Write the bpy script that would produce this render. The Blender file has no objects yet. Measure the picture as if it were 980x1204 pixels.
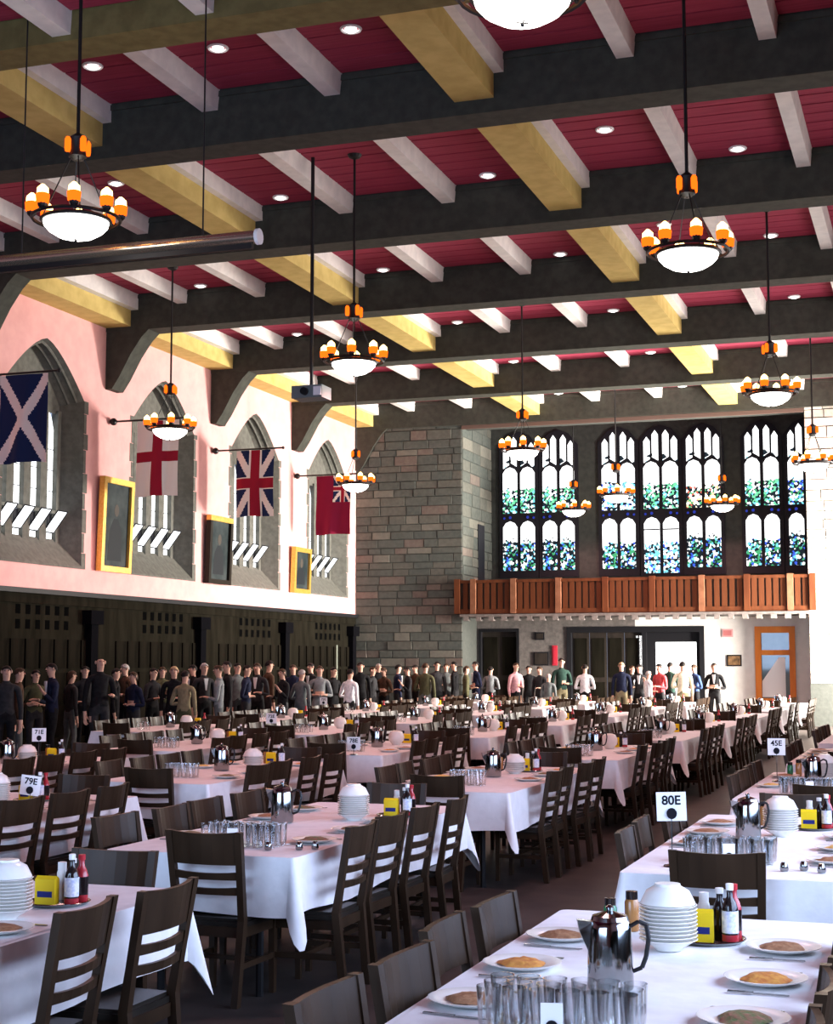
import bpy, math, random
from mathutils import Vector, Matrix
random.seed(7)
SC = bpy.context.scene
COL = SC.collection

# ------------------------------------------------------------------ camera
CAM_H = 1.8
F_PX, W_PX, H_PX = 1800.0, 980.0, 1204.0
PITCH, YAW = math.radians(5.616), math.radians(18.921)
cam = bpy.data.cameras.new('camera')
cam.sensor_fit = 'VERTICAL'
cam.sensor_height = 24.0
cam.lens = 24.0 * F_PX / H_PX
cam.clip_end = 300
cam_ob = bpy.data.objects.new('camera', cam)
COL.objects.link(cam_ob)
cam_ob.location = (0, 0, CAM_H)
cam_ob.rotation_euler = (math.pi / 2 + PITCH, 0, YAW)
SC.camera = cam_ob

# ------------------------------------------------------------------ world, exposure
wd = bpy.data.worlds.new('world')
SC.world = wd
wd.use_nodes = True
wd.node_tree.nodes['Background'].inputs[0].default_value = (0.55, 0.68, 1.0, 1)
wd.node_tree.nodes['Background'].inputs[1].default_value = 0.6
SC.view_settings.view_transform = 'Standard'
SC.view_settings.look = 'None'
SC.view_settings.gamma = 1.0
SC.view_settings.use_curve_mapping = False
SC.view_settings.exposure = 0.0

# unseen daylight sources along the right-hand wall and behind the camera, set for their light
def area(name, loc, size, rot, power, color):
    l = bpy.data.lights.new(name, 'AREA')
    l.shape = 'RECTANGLE'
    l.size, l.size_y = size
    l.energy = power
    l.color = color
    l.spread = math.radians(140)
    o = bpy.data.objects.new(name, l)
    COL.objects.link(o)
    o.location = loc
    o.rotation_euler = rot
    return o
HP = math.pi / 2
# (y centre, width, z centre, height, power, colour)
RIGHT_LIGHTS = [
    (43.2, 3.2, 2.7, 4.8, 7600, (1.0, 0.93, 0.84)),  # unseen low window, shaped to brighten the right of the far wall
    (37.2, 3.0, 4.6, 5.2, 620, (1.0, 0.92, 0.86)),
    (32.1, 3.0, 5.4, 4.2, 230, (1.0, 0.90, 0.86)),
    (26.9, 3.0, 5.4, 4.2, 70, (1.0, 0.86, 0.82)),
    (21.7, 3.0, 5.4, 4.2, 60, (1.0, 0.86, 0.82)),
    (8.0, 9.0, 1.9, 1.8, 360, (0.46, 0.62, 1.0)),  # unseen low window, added to light cloth sides and only graze the tops
]
for (yc, w_, zc, h_, p_, c_) in RIGHT_LIGHTS:
    area('window_daylight', (1.0, yc, zc), (h_, w_), (0, HP, 0), p_, c_)
area('end_window_daylight', (-6.5, -3.6, 3.2), (9.0, 3.6), (HP, 0, 0), 850, (0.46, 0.66, 1.0))  # unseen source before the solid end wall, gives cloth fronts their bluish light

# ------------------------------------------------------------------ projection helper (for deciding what is in view)
_fw = Vector((-math.sin(YAW) * math.cos(PITCH), math.cos(YAW) * math.cos(PITCH), math.sin(PITCH)))
_rt = Vector((math.cos(YAW), math.sin(YAW), 0))
_up = _rt.cross(_fw)
def proj(p):
    v = Vector(p) - Vector((0, 0, CAM_H))
    d = v.dot(_fw)
    if d < 0.2: return (-9999, -9999, d)
    return (490 + F_PX * v.dot(_rt) / d, 602 - F_PX * v.dot(_up) / d, d)

# ------------------------------------------------------------------ materials
MATS = {}
def mat(name, col, rough=0.6, col2=None, scale=8.0, bump=0.0, metal=0.0, spec=0.5, stretch=None, detail=4.0, bump_scale=None):
    if name in MATS: return MATS[name]
    m = bpy.data.materials.new(name)
    m.use_nodes = True
    nt = m.node_tree
    b = nt.nodes['Principled BSDF']
    b.inputs['Base Color'].default_value = (*col, 1)
    b.inputs['Roughness'].default_value = rough
    b.inputs['Metallic'].default_value = metal
    b.inputs['Specular IOR Level'].default_value = spec if (metal or rough < 0.3) else spec * 0.25
    if col2 is not None or bump:
        tc = nt.nodes.new('ShaderNodeTexCoord')
        mp = nt.nodes.new('ShaderNodeMapping')
        if stretch: mp.inputs['Scale'].default_value = stretch
        nt.links.new(tc.outputs['Object'], mp.inputs['Vector'])
        nz = nt.nodes.new('ShaderNodeTexNoise')
        nz.inputs['Scale'].default_value = scale
        nz.inputs['Detail'].default_value = detail
        nt.links.new(mp.outputs['Vector'], nz.inputs['Vector'])
        if col2 is not None:
            rp = nt.nodes.new('ShaderNodeValToRGB')
            rp.color_ramp.elements[0].position = 0.35
            rp.color_ramp.elements[1].position = 0.65
            rp.color_ramp.elements[0].color = (*col, 1)
            rp.color_ramp.elements[1].color = (*col2, 1)
            nt.links.new(nz.outputs['Fac'], rp.inputs['Fac'])
            nt.links.new(rp.outputs['Color'], b.inputs['Base Color'])
        if bump:
            bp = nt.nodes.new('ShaderNodeBump')
            bp.inputs['Strength'].default_value = bump
            bp.inputs['Distance'].default_value = 0.02
            nt.links.new(nz.outputs['Fac'], bp.inputs['Height'])
            nt.links.new(bp.outputs['Normal'], b.inputs['Normal'])
    MATS[name] = m
    return m

def emit(name, col, strength):
    if name in MATS: return MATS[name]
    m = bpy.data.materials.new(name)
    m.use_nodes = True
    nt = m.node_tree
    nt.nodes.clear()
    o = nt.nodes.new('ShaderNodeOutputMaterial')
    e = nt.nodes.new('ShaderNodeEmission')
    e.inputs[0].default_value = (*col, 1)
    e.inputs[1].default_value = strength
    nt.links.new(e.outputs[0], o.inputs[0])
    MATS[name] = m
    return m

def stained(name, cols, cut, strength, scale, dark=0.62):
    """backlit leaded glass: clear at the top of the pane, a busy coloured picture below"""
    m = bpy.data.materials.new(name)
    m.use_nodes = True
    nt = m.node_tree
    nt.nodes.clear()
    out = nt.nodes.new('ShaderNodeOutputMaterial')
    e = nt.nodes.new('ShaderNodeEmission')
    e.inputs[1].default_value = strength
    tc = nt.nodes.new('ShaderNodeTexCoord')
    vo = nt.nodes.new('ShaderNodeTexVoronoi')
    vo.inputs['Scale'].default_value = scale
    nt.links.new(tc.outputs['Object'], vo.inputs['Vector'])
    sx = nt.nodes.new('ShaderNodeSeparateColor')
    nt.links.new(vo.outputs['Color'], sx.inputs[0])
    rp = nt.nodes.new('ShaderNodeValToRGB')
    rp.color_ramp.interpolation = 'CONSTANT'
    el = rp.color_ramp.elements
    el[0].position = 0.0; el[0].color = (*cols[0], 1)
    el[1].position = 1.0 / len(cols); el[1].color = (*cols[1], 1)
    for i, c in enumerate(cols[2:], 2):
        x = el.new(i / len(cols)); x.color = (*c, 1)
    nt.links.new(sx.outputs[0], rp.inputs['Fac'])
    sep = nt.nodes.new('ShaderNodeSeparateXYZ')
    nt.links.new(tc.outputs['Generated'], sep.inputs[0])
    nz = nt.nodes.new('ShaderNodeTexNoise')
    nz.inputs['Scale'].default_value = 5.0
    nt.links.new(tc.outputs['Object'], nz.inputs['Vector'])
    ad = nt.nodes.new('ShaderNodeMath'); ad.operation = 'MULTIPLY_ADD'
    nt.links.new(nz.outputs['Fac'], ad.inputs[0]); ad.inputs[1].default_value = 0.35
    nt.links.new(sep.outputs['Z'], ad.inputs[2])
    gt = nt.nodes.new('ShaderNodeMath'); gt.operation = 'GREATER_THAN'
    nt.links.new(ad.outputs[0], gt.inputs[0]); gt.inputs[1].default_value = cut + 0.17
    mx = nt.nodes.new('ShaderNodeMix'); mx.data_type = 'RGBA'
    nt.links.new(gt.outputs[0], mx.inputs['Factor'])
    nt.links.new(rp.outputs['Color'], mx.inputs['A'])
    mx.inputs['B'].default_value = (1.0, 1.0, 1.0, 1)
    nt.links.new(mx.outputs['Result'], e.inputs[0])
    nt.links.new(e.outputs[0], out.inputs[0])
    return m

def glassy(name, tint=(0.975, 0.985, 0.985), fac=0.75):
    m = bpy.data.materials.new(name)
    m.use_nodes = True
    nt = m.node_tree
    nt.nodes.clear()
    out = nt.nodes.new('ShaderNodeOutputMaterial')
    t = nt.nodes.new('ShaderNodeBsdfTransparent'); t.inputs[0].default_value = (*tint, 1)
    g = nt.nodes.new('ShaderNodeBsdfGlossy'); g.inputs['Roughness'].default_value = 0.06
    lw = nt.nodes.new('ShaderNodeLayerWeight'); lw.inputs[0].default_value = 0.45
    mx = nt.nodes.new('ShaderNodeMixShader')
    nt.links.new(lw.outputs['Facing'], mx.inputs[0])
    nt.links.new(t.outputs[0], mx.inputs[1]); nt.links.new(g.outputs[0], mx.inputs[2])
    nt.links.new(mx.outputs[0], out.inputs[0])
    MATS[name] = m
    return m

M_PINK = mat('painted_plaster', (0.66, 0.345, 0.33), 0.85, (0.72, 0.39, 0.37), 3.0, 0.15)
M_BEAM = mat('dark_beam', (0.038, 0.040, 0.033), 0.75, (0.053, 0.055, 0.045), 6.0, 0.2)
M_OLIVE = mat('olive_painted_beam', (0.13, 0.105, 0.040), 0.75, (0.17, 0.14, 0.055), 6.0, 0.2)  # nearest visible beam, lighter and more olive than the others
M_PLANK = mat('crimson_boards', (0.26, 0.032, 0.062), 0.7, (0.32, 0.044, 0.080), 4.0, 0.1, stretch=(0.3, 6, 1))
M_JOIST = mat('pale_joist', (0.62, 0.60, 0.58), 0.7, (0.72, 0.69, 0.66), 5.0, 0.1)
M_PURLIN = mat('ochre_purlin', (0.45, 0.34, 0.11), 0.7, (0.54, 0.41, 0.145), 4.0, 0.1)
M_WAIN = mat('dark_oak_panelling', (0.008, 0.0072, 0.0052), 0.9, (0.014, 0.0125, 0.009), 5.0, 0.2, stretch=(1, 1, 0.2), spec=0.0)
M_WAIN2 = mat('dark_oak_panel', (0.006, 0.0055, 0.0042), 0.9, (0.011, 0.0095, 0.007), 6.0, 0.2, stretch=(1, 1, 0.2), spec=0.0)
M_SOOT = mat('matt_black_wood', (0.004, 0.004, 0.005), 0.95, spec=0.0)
M_BLACK = mat('black_wood', (0.012, 0.012, 0.014), 0.5)
M_FLOOR = mat('dark_floor', (0.035, 0.030, 0.028), 0.45, (0.06, 0.050, 0.045), 3.0)
M_STONEJ = mat('mortar', (0.056, 0.061, 0.055), 0.95, (0.069, 0.073, 0.066), 10, 0.2)
STONES = [mat('ashlar_a', (0.073, 0.081, 0.072), 0.9, (0.092, 0.101, 0.090), 9, 0.3), mat('ashlar_b', (0.089, 0.092, 0.079), 0.9, (0.109, 0.112, 0.097), 9, 0.3),
          mat('ashlar_c', (0.066, 0.077, 0.071), 0.9, (0.086, 0.097, 0.086), 9, 0.3), mat('ashlar_d', (0.119, 0.097, 0.086), 0.9, (0.142, 0.122, 0.104), 9, 0.3),
          mat('ashlar_e', (0.132, 0.130, 0.112), 0.9, (0.155, 0.155, 0.130), 9, 0.3)]
M_STONE = mat('window_stone', (0.100, 0.100, 0.087), 0.9, (0.135, 0.133, 0.117), 8, 0.35)
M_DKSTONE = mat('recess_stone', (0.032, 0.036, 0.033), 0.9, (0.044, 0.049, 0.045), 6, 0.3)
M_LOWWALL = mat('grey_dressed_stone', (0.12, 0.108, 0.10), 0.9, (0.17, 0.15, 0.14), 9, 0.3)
M_LITWALL = mat('whitewashed_plaster', (0.74, 0.72, 0.68), 0.9, (0.80, 0.78, 0.74), 5, 0.15)  # right end of the lower wall, its stronger light put into the colour
LIT_STONES = [mat('pale_ashlar_a', (0.56, 0.50, 0.45), 0.9, (0.66, 0.60, 0.54), 9, 0.3), mat('pale_ashlar_b', (0.62, 0.52, 0.46), 0.9, (0.70, 0.60, 0.53), 9, 0.3), mat('pale_ashlar_c', (0.50, 0.46, 0.40), 0.9, (0.60, 0.55, 0.48), 9, 0.3)]  # right pier stones, lightened so the strong light on them is in the colour
M_LEAD = mat('dark_lead', (0.012, 0.012, 0.016), 0.6)
M_BALC = mat('balcony_oak', (0.070, 0.020, 0.008), 0.55, (0.10, 0.032, 0.012), 6, 0.2, stretch=(1, 1, 0.2))
M_BALCP = mat('balcony_oak_pale', (0.15, 0.062, 0.032), 0.55, (0.20, 0.09, 0.05), 6, 0.2)
M_ORANGE = mat('orange_varnished_wood', (0.72, 0.20, 0.03), 0.4, (0.80, 0.27, 0.05), 6, 0.1, stretch=(1, 1, 0.2))
M_DOOR = mat('dark_door', (0.022, 0.018, 0.015), 0.5, (0.034, 0.027, 0.022), 6, 0.1, stretch=(1, 1, 0.2))
M_CHAIR = mat('dark_chair_wood', (0.024, 0.0135, 0.0075), 0.36, (0.040, 0.023, 0.013), 5, 0.05, stretch=(1, 1, 0.3))
M_SEAT = mat('chair_seat_vinyl', (0.018, 0.015, 0.012), 0.35, (0.026, 0.022, 0.018), 12)
M_CLOTH = mat('white_linen', (0.78, 0.77, 0.78), 0.9, (0.84, 0.83, 0.84), 14, 0.12)
M_TABLE = mat('table_board', (0.16, 0.10, 0.06), 0.6, (0.22, 0.14, 0.08), 5)
M_STEEL = mat('polished_steel', (0.30, 0.31, 0.31), 0.10, metal=1.0)
M_CHINA = mat('cream_china', (0.78, 0.76, 0.71), 0.22, (0.82, 0.80, 0.75), 20)
M_GLASS = glassy('tumbler_glass')
M_IRON = mat('black_iron', (0.010, 0.010, 0.011), 0.5, metal=0.4)
M_GOLD = mat('gilt_frame', (0.70, 0.40, 0.07), 0.32, (0.80, 0.50, 0.12), 20, 0.3, metal=0.6)
M_CANVAS = mat('dark_portrait_canvas', (0.010, 0.018, 0.020), 0.6, (0.035, 0.045, 0.046), 2.2)
M_WHITE = mat('white_card', (0.86, 0.86, 0.86), 0.6)
M_INK = mat('black_ink', (0.008, 0.008, 0.012), 0.6)
M_BOWL = emit('lit_opal_bowl', (1.0, 0.95, 0.88), 9.0)
M_AMBER = emit('lit_amber_glass', (1.0, 0.13, 0.006), 2.2)
M_AMBERC = emit('lit_amber_core', (1.0, 0.66, 0.22), 8.0)
M_DOWN = emit('lit_downlight', (1.0, 0.94, 0.9), 5.0)
M_DAY = emit('day_lit_glass', (0.95, 0.98, 1.0), 2.6)
M_DOORDAY = emit('day_lit_door_glass', (1.0, 1.0, 1.0), 3.0)

# ------------------------------------------------------------------ mesh builder
class MB:
    def __init__(s): s.v = []; s.f = []; s.m = []; s.cur = 0
    def add(s, vs, fs):
        n = len(s.v)
        s.v += [tuple(v) for v in vs]
        for f in fs:
            s.f.append([n + i for i in f]); s.m.append(s.cur)
    def box(s, x0, x1, y0, y1, z0, z1):
        s.add([(x0, y0, z0), (x1, y0, z0), (x1, y1, z0), (x0, y1, z0), (x0, y0, z1), (x1, y0, z1), (x1, y1, z1), (x0, y1, z1)],
              [(0, 3, 2, 1), (4, 5, 6, 7), (0, 1, 5, 4), (1, 2, 6, 5), (2, 3, 7, 6), (3, 0, 4, 7)])
        return s
    def hexa(s, a, b):
        """8-corner solid: bottom ring a, top ring b"""
        s.add(list(a) + list(b), [(3, 2, 1, 0), (4, 5, 6, 7), (0, 1, 5, 4), (1, 2, 6, 5), (2, 3, 7, 6), (3, 0, 4, 7)])
        return s
    def prism(s, poly, axis, lo, hi):
        def P(a, b, c):
            return (c, a, b) if axis == 'x' else ((a, c, b) if axis == 'y' else (a, b, c))
        n = len(poly)
        vs = [P(a, b, lo) for a, b in poly] + [P(a, b, hi) for a, b in poly]
        s.add(vs, [list(range(n))[::-1], list(range(n, 2 * n))] + [(i, (i + 1) % n, n + (i + 1) % n, n + i) for i in range(n)])
        return s
    def tube(s, p0, p1, r0, r1=None, n=8):
        r1 = r0 if r1 is None else r1
        p0, p1 = Vector(p0), Vector(p1)
        d = (p1 - p0)
        if d.length < 1e-6: return s
        d.normalize()
        a = d.orthogonal().normalized(); b = d.cross(a)
        vs = [p0 + (a * math.cos(t) + b * math.sin(t)) * r0 for t in [2 * math.pi * i / n for i in range(n)]]
        vs += [p1 + (a * math.cos(t) + b * math.sin(t)) * r1 for t in [2 * math.pi * i / n for i in range(n)]]
        s.add(vs, [list(range(n))[::-1], list(range(n, 2 * n))] + [(i, (i + 1) % n, n + (i + 1) % n, n + i) for i in range(n)])
        return s
    def path(s, pts, r, n=6):
        for a, b in zip(pts, pts[1:]): s.tube(a, b, r, r, n)
        return s
    def lathe(s, prof, n=16, c=(0, 0, 0), close=True):
        k = len(prof)
        vs = [(c[0] + r * math.cos(2 * math.pi * i / n), c[1] + r * math.sin(2 * math.pi * i / n), c[2] + z) for r, z in prof for i in range(n)]
        fs = [(j * n + i, j * n + (i + 1) % n, (j + 1) * n + (i + 1) % n, (j + 1) * n + i) for j in range(k - 1) for i in range(n)]
        if close:
            fs.append(list(range(n))[::-1]); fs.append(list(range((k - 1) * n, k * n)))
        s.add(vs, fs)
        return s
    def ball(s, c, r, sz=1.0, n=10, k=6):
        prof = [(max(1e-4, r * math.sin(math.pi * j / k)), -r * sz * math.cos(math.pi * j / k)) for j in range(k + 1)]
        return s.lathe(prof, n, c)
    def ring(s, R, r, n=24, k=6, c=(0, 0, 0)):
        vs, fs = [], []
        for i in range(n):
            t = 2 * math.pi * i / n
            for j in range(k):
                p = 2 * math.pi * j / k
                q = R + r * math.cos(p)
                vs.append((c[0] + q * math.cos(t), c[1] + q * math.sin(t), c[2] + r * math.sin(p)))
        for i in range(n):
            for j in range(k):
                fs.append((i * k + j, ((i + 1) % n) * k + j, ((i + 1) % n) * k + (j + 1) % k, i * k + (j + 1) % k))
        s.add(vs, fs)
        return s
    def mesh(s, name, mats, smooth=False):
        me = bpy.data.meshes.new(name)
        me.from_pydata(s.v, [], s.f)
        if not isinstance(mats, (list, tuple)): mats = [mats]
        for m in mats: me.materials.append(m)
        if len(mats) > 1: me.polygons.foreach_set('material_index', s.m)
        if smooth:
            me.polygons.foreach_set('use_smooth', [True] * len(me.polygons))
            try: me.set_sharp_from_angle(angle=math.radians(40))
            except Exception: pass
        me.update()
        return me

def ob(name, me, parent=None, loc=(0, 0, 0), rot=(0, 0, 0), label=None, cat=None, group=None, kind=None):
    o = bpy.data.objects.new(name, me)
    COL.objects.link(o)
    o.location = loc; o.rotation_euler = rot
    if parent is not None: o.parent = parent
    if label: o['label'] = label
    if cat: o['category'] = cat
    if group: o['group'] = group
    if kind: o['kind'] = kind
    return o
def empty(name, loc=(0, 0, 0), rot=(0, 0, 0), **k):
    o = ob(name, None, None, loc, rot, **k)
    o.empty_display_size = 0.1
    return o
def part(name, mb, mats, parent, loc=(0, 0, 0), rot=(0, 0, 0), smooth=False, **k):
    return ob(name, mb.mesh(name, mats, smooth), parent, loc, rot, **k)
def boxpart(name, b, m, parent, **k):
    return part(name, MB().box(*b), m, parent, **k)

# a template is a list of (name, mesh, loc, [sub templates]); spawn() makes a thing from it, sharing mesh data
def spawn(name, tmpl, loc, rz=0.0, label=None, cat=None, group=None, scale=1.0):
    root = empty(name, loc, (0, 0, rz), label=label, cat=cat, group=group)
    if scale != 1.0: root.scale = (scale,) * 3
    for (n, me, l, subs) in tmpl:
        p = ob(n, me, root, l)
        for (n2, me2, l2) in subs: ob(n2, me2, p, l2)
    return root
ORD = ['first', 'second', 'third', 'fourth', 'fifth', 'sixth', 'seventh', 'eighth', 'ninth', 'tenth', 'eleventh', 'twelfth']

# ================================================================== THE ROOM
XL, XR, YN, YP, YW = -17.49, 1.2, -4.0, 45.1, 48.3      # left wall, right wall, near end, pier faces, window wall
ZC = 9.95                                               # ceiling boards
BEAMS = [9.9, 15.25, 19.15, 24.45, 29.6, 34.8, 39.95, 44.98]
BW, BZ = 0.55, 9.15

ob('floor', MB().box(XL - 0.2, XR + 0.2, YN, YW + 0.4, -0.2, 0).mesh('floor', M_FLOOR), kind='structure')

# ---- ceiling with boards, beams, joists and purlins
ceil = ob('ceiling', MB().box(XL - 0.9, XR + 0.2, YN, YW + 0.4, ZC + 0.03, ZC + 0.25).mesh('ceiling', M_PLANK), kind='structure')
edges = [YN] + BEAMS + [YW]
for i in range(1, len(edges) - 1):
    y0, y1 = edges[i] + BW, edges[i + 1]
    n = max(4, round((y1 - y0) / 0.40))
    if i < 1: continue
    dz = -0.45 if i == 1 else 0.0
    me = MB().box(XL, XR, 0, (y1 - y0) / n - 0.035, ZC + dz, ZC + dz + 0.028).mesh('plank', M_PLANK)
    for k in range(n):
        ob('plank', me, ceil, (0, y0 + k * (y1 - y0) / n, 0))
for i, y in enumerate(BEAMS):
    b = boxpart('beam', (XL, XR, y, y + BW, BZ, ZC + 0.02), M_OLIVE if i == 1 else M_BEAM, ceil)
    boxpart('beam_moulding', (XL, XR, y - 0.03, y + BW + 0.03, ZC - 0.10, ZC - 0.02), M_BEAM, b)
    prof = [(XL, 7.86), (XL + 0.16, 7.86), (XL + 0.34, 8.12), (XL + 0.62, 8.62), (XL + 0.88, 8.98), (XL + 1.06, BZ), (XL, BZ)]
    part('bracket', MB().prism(prof, 'y', y + 0.02, y + BW - 0.02), M_BEAM, b)
JX = [(-9.85, -9.54), (-7.95, -7.66), (-3.83, -3.54), (-2.00, -1.72), (-15.74, -15.46), (-13.86, -13.58)]
PX = [(-12.02, -11.44), (-6.02, -5.47)]
for i in range(len(BEAMS) - 1):
    y0, y1 = BEAMS[i] + BW, BEAMS[i + 1]
    jz = 9.22 if i == 0 else 9.66
    for a, b in JX:
        part('joist', MB().hexa([(a + .03, y0, jz), (b - .03, y0, jz), (b - .03, y1, jz), (a + .03, y1, jz)], [(a, y0, ZC + .01), (b, y0, ZC + .01), (b, y1, ZC + .01), (a, y1, ZC + .01)]), M_JOIST, ceil)
    for a, b in PX:
        p = boxpart('purlin', (a, b, y0, y1, 9.34, ZC + .01), M_PURLIN, ceil)
        boxpart('purlin_ledge', (b, b + 0.14, y0, y1, 9.68, ZC + .01), M_JOIST, p)
        boxpart('purlin_ledge', (a - 0.14, a, y0, y1, 9.68, ZC + .01), M_JOIST, p)
    p = boxpart('wall_plate', (XL, XL + 0.62, y0, y1, 9.24, ZC + .01), M_PURLIN, ceil)
    boxpart('wall_plate_ledge', (XL + 0.62, XL + 0.80, y0, y1, 9.60, ZC + .01), M_JOIST, p)
    boxpart('wall_plate', (XR - 0.9, XR, y0, y1, 9.24, ZC + .01), M_PURLIN, ceil)

# ---- left wall: plaster with pointed window openings above, oak panelling below
WY = [27.25, 32.42, 37.58, 42.76]          # window centres on the left wall
WA, WZ0, WZS, WRISE, WD = 1.5, 3.80, 7.45, 1.09, 0.46
def arch(t, a=WA, zs=WZS, rise=WRISE):
    return zs + rise * (1 - abs(t / a) ** 1.45)
wl = MB()
ZB = 3.30
cuts = []
yprev = YN
N = 14
for c in WY:
    wl.add([(XL, yprev, ZB), (XL, c - WA, ZB), (XL, c - WA, ZC), (XL, yprev, ZC)], [(0, 3, 2, 1)])
    ts = [-WA + 2 * WA * i / N for i in range(N + 1)]
    for t0, t1 in zip(ts, ts[1:]):
        wl.add([(XL, c + t0, ZB), (XL, c + t1, ZB), (XL, c + t1, WZ0), (XL, c + t0, WZ0)], [(0, 3, 2, 1)])
        wl.add([(XL, c + t0, arch(t0)), (XL, c + t1, arch(t1)), (XL, c + t1, ZC), (XL, c + t0, ZC)], [(0, 3, 2, 1)])
    yprev = c + WA
wl.add([(XL, yprev, ZB), (XL, YP, ZB), (XL, YP, ZC), (XL, yprev, ZC)], [(0, 3, 2, 1)])
wl.box(XL - 0.62, XL - 0.60, YN, YP, 0, ZB)
wall_left = ob('wall_left', wl.mesh('wall_left', M_PINK), kind='structure')
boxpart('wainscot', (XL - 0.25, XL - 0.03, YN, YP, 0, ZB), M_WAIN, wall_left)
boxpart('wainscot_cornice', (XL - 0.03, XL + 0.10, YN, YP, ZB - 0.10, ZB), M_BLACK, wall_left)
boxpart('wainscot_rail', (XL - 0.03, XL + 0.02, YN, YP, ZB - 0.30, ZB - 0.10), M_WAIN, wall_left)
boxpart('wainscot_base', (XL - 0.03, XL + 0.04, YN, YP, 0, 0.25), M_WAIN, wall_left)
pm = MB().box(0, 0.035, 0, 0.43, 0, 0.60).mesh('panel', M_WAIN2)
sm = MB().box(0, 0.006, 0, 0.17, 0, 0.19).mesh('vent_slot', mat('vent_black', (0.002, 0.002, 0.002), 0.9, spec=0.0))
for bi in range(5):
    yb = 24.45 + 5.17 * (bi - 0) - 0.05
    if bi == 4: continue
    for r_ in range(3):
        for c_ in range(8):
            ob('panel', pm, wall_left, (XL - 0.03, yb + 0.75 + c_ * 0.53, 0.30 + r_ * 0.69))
    # dark pilaster with a capital between the bays
    pl = boxpart('pilaster', (XL - 0.03, XL + 0.14, yb + 4.62, yb + 4.90, 0, 2.70), M_SOOT, wall_left)
    boxpart('pilaster_capital', (XL - 0.03, XL + 0.20, yb + 4.50, yb + 5.02, 2.62, 2.92), M_SOOT, pl)
    g0 = yb + 1.98
    for r_ in range(2):
        for c_ in range(6):
            ob('vent_slot', sm, wall_left, (XL - 0.032, g0 + c_ * 0.36, 2.78 - 0.30 * r_))

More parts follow.
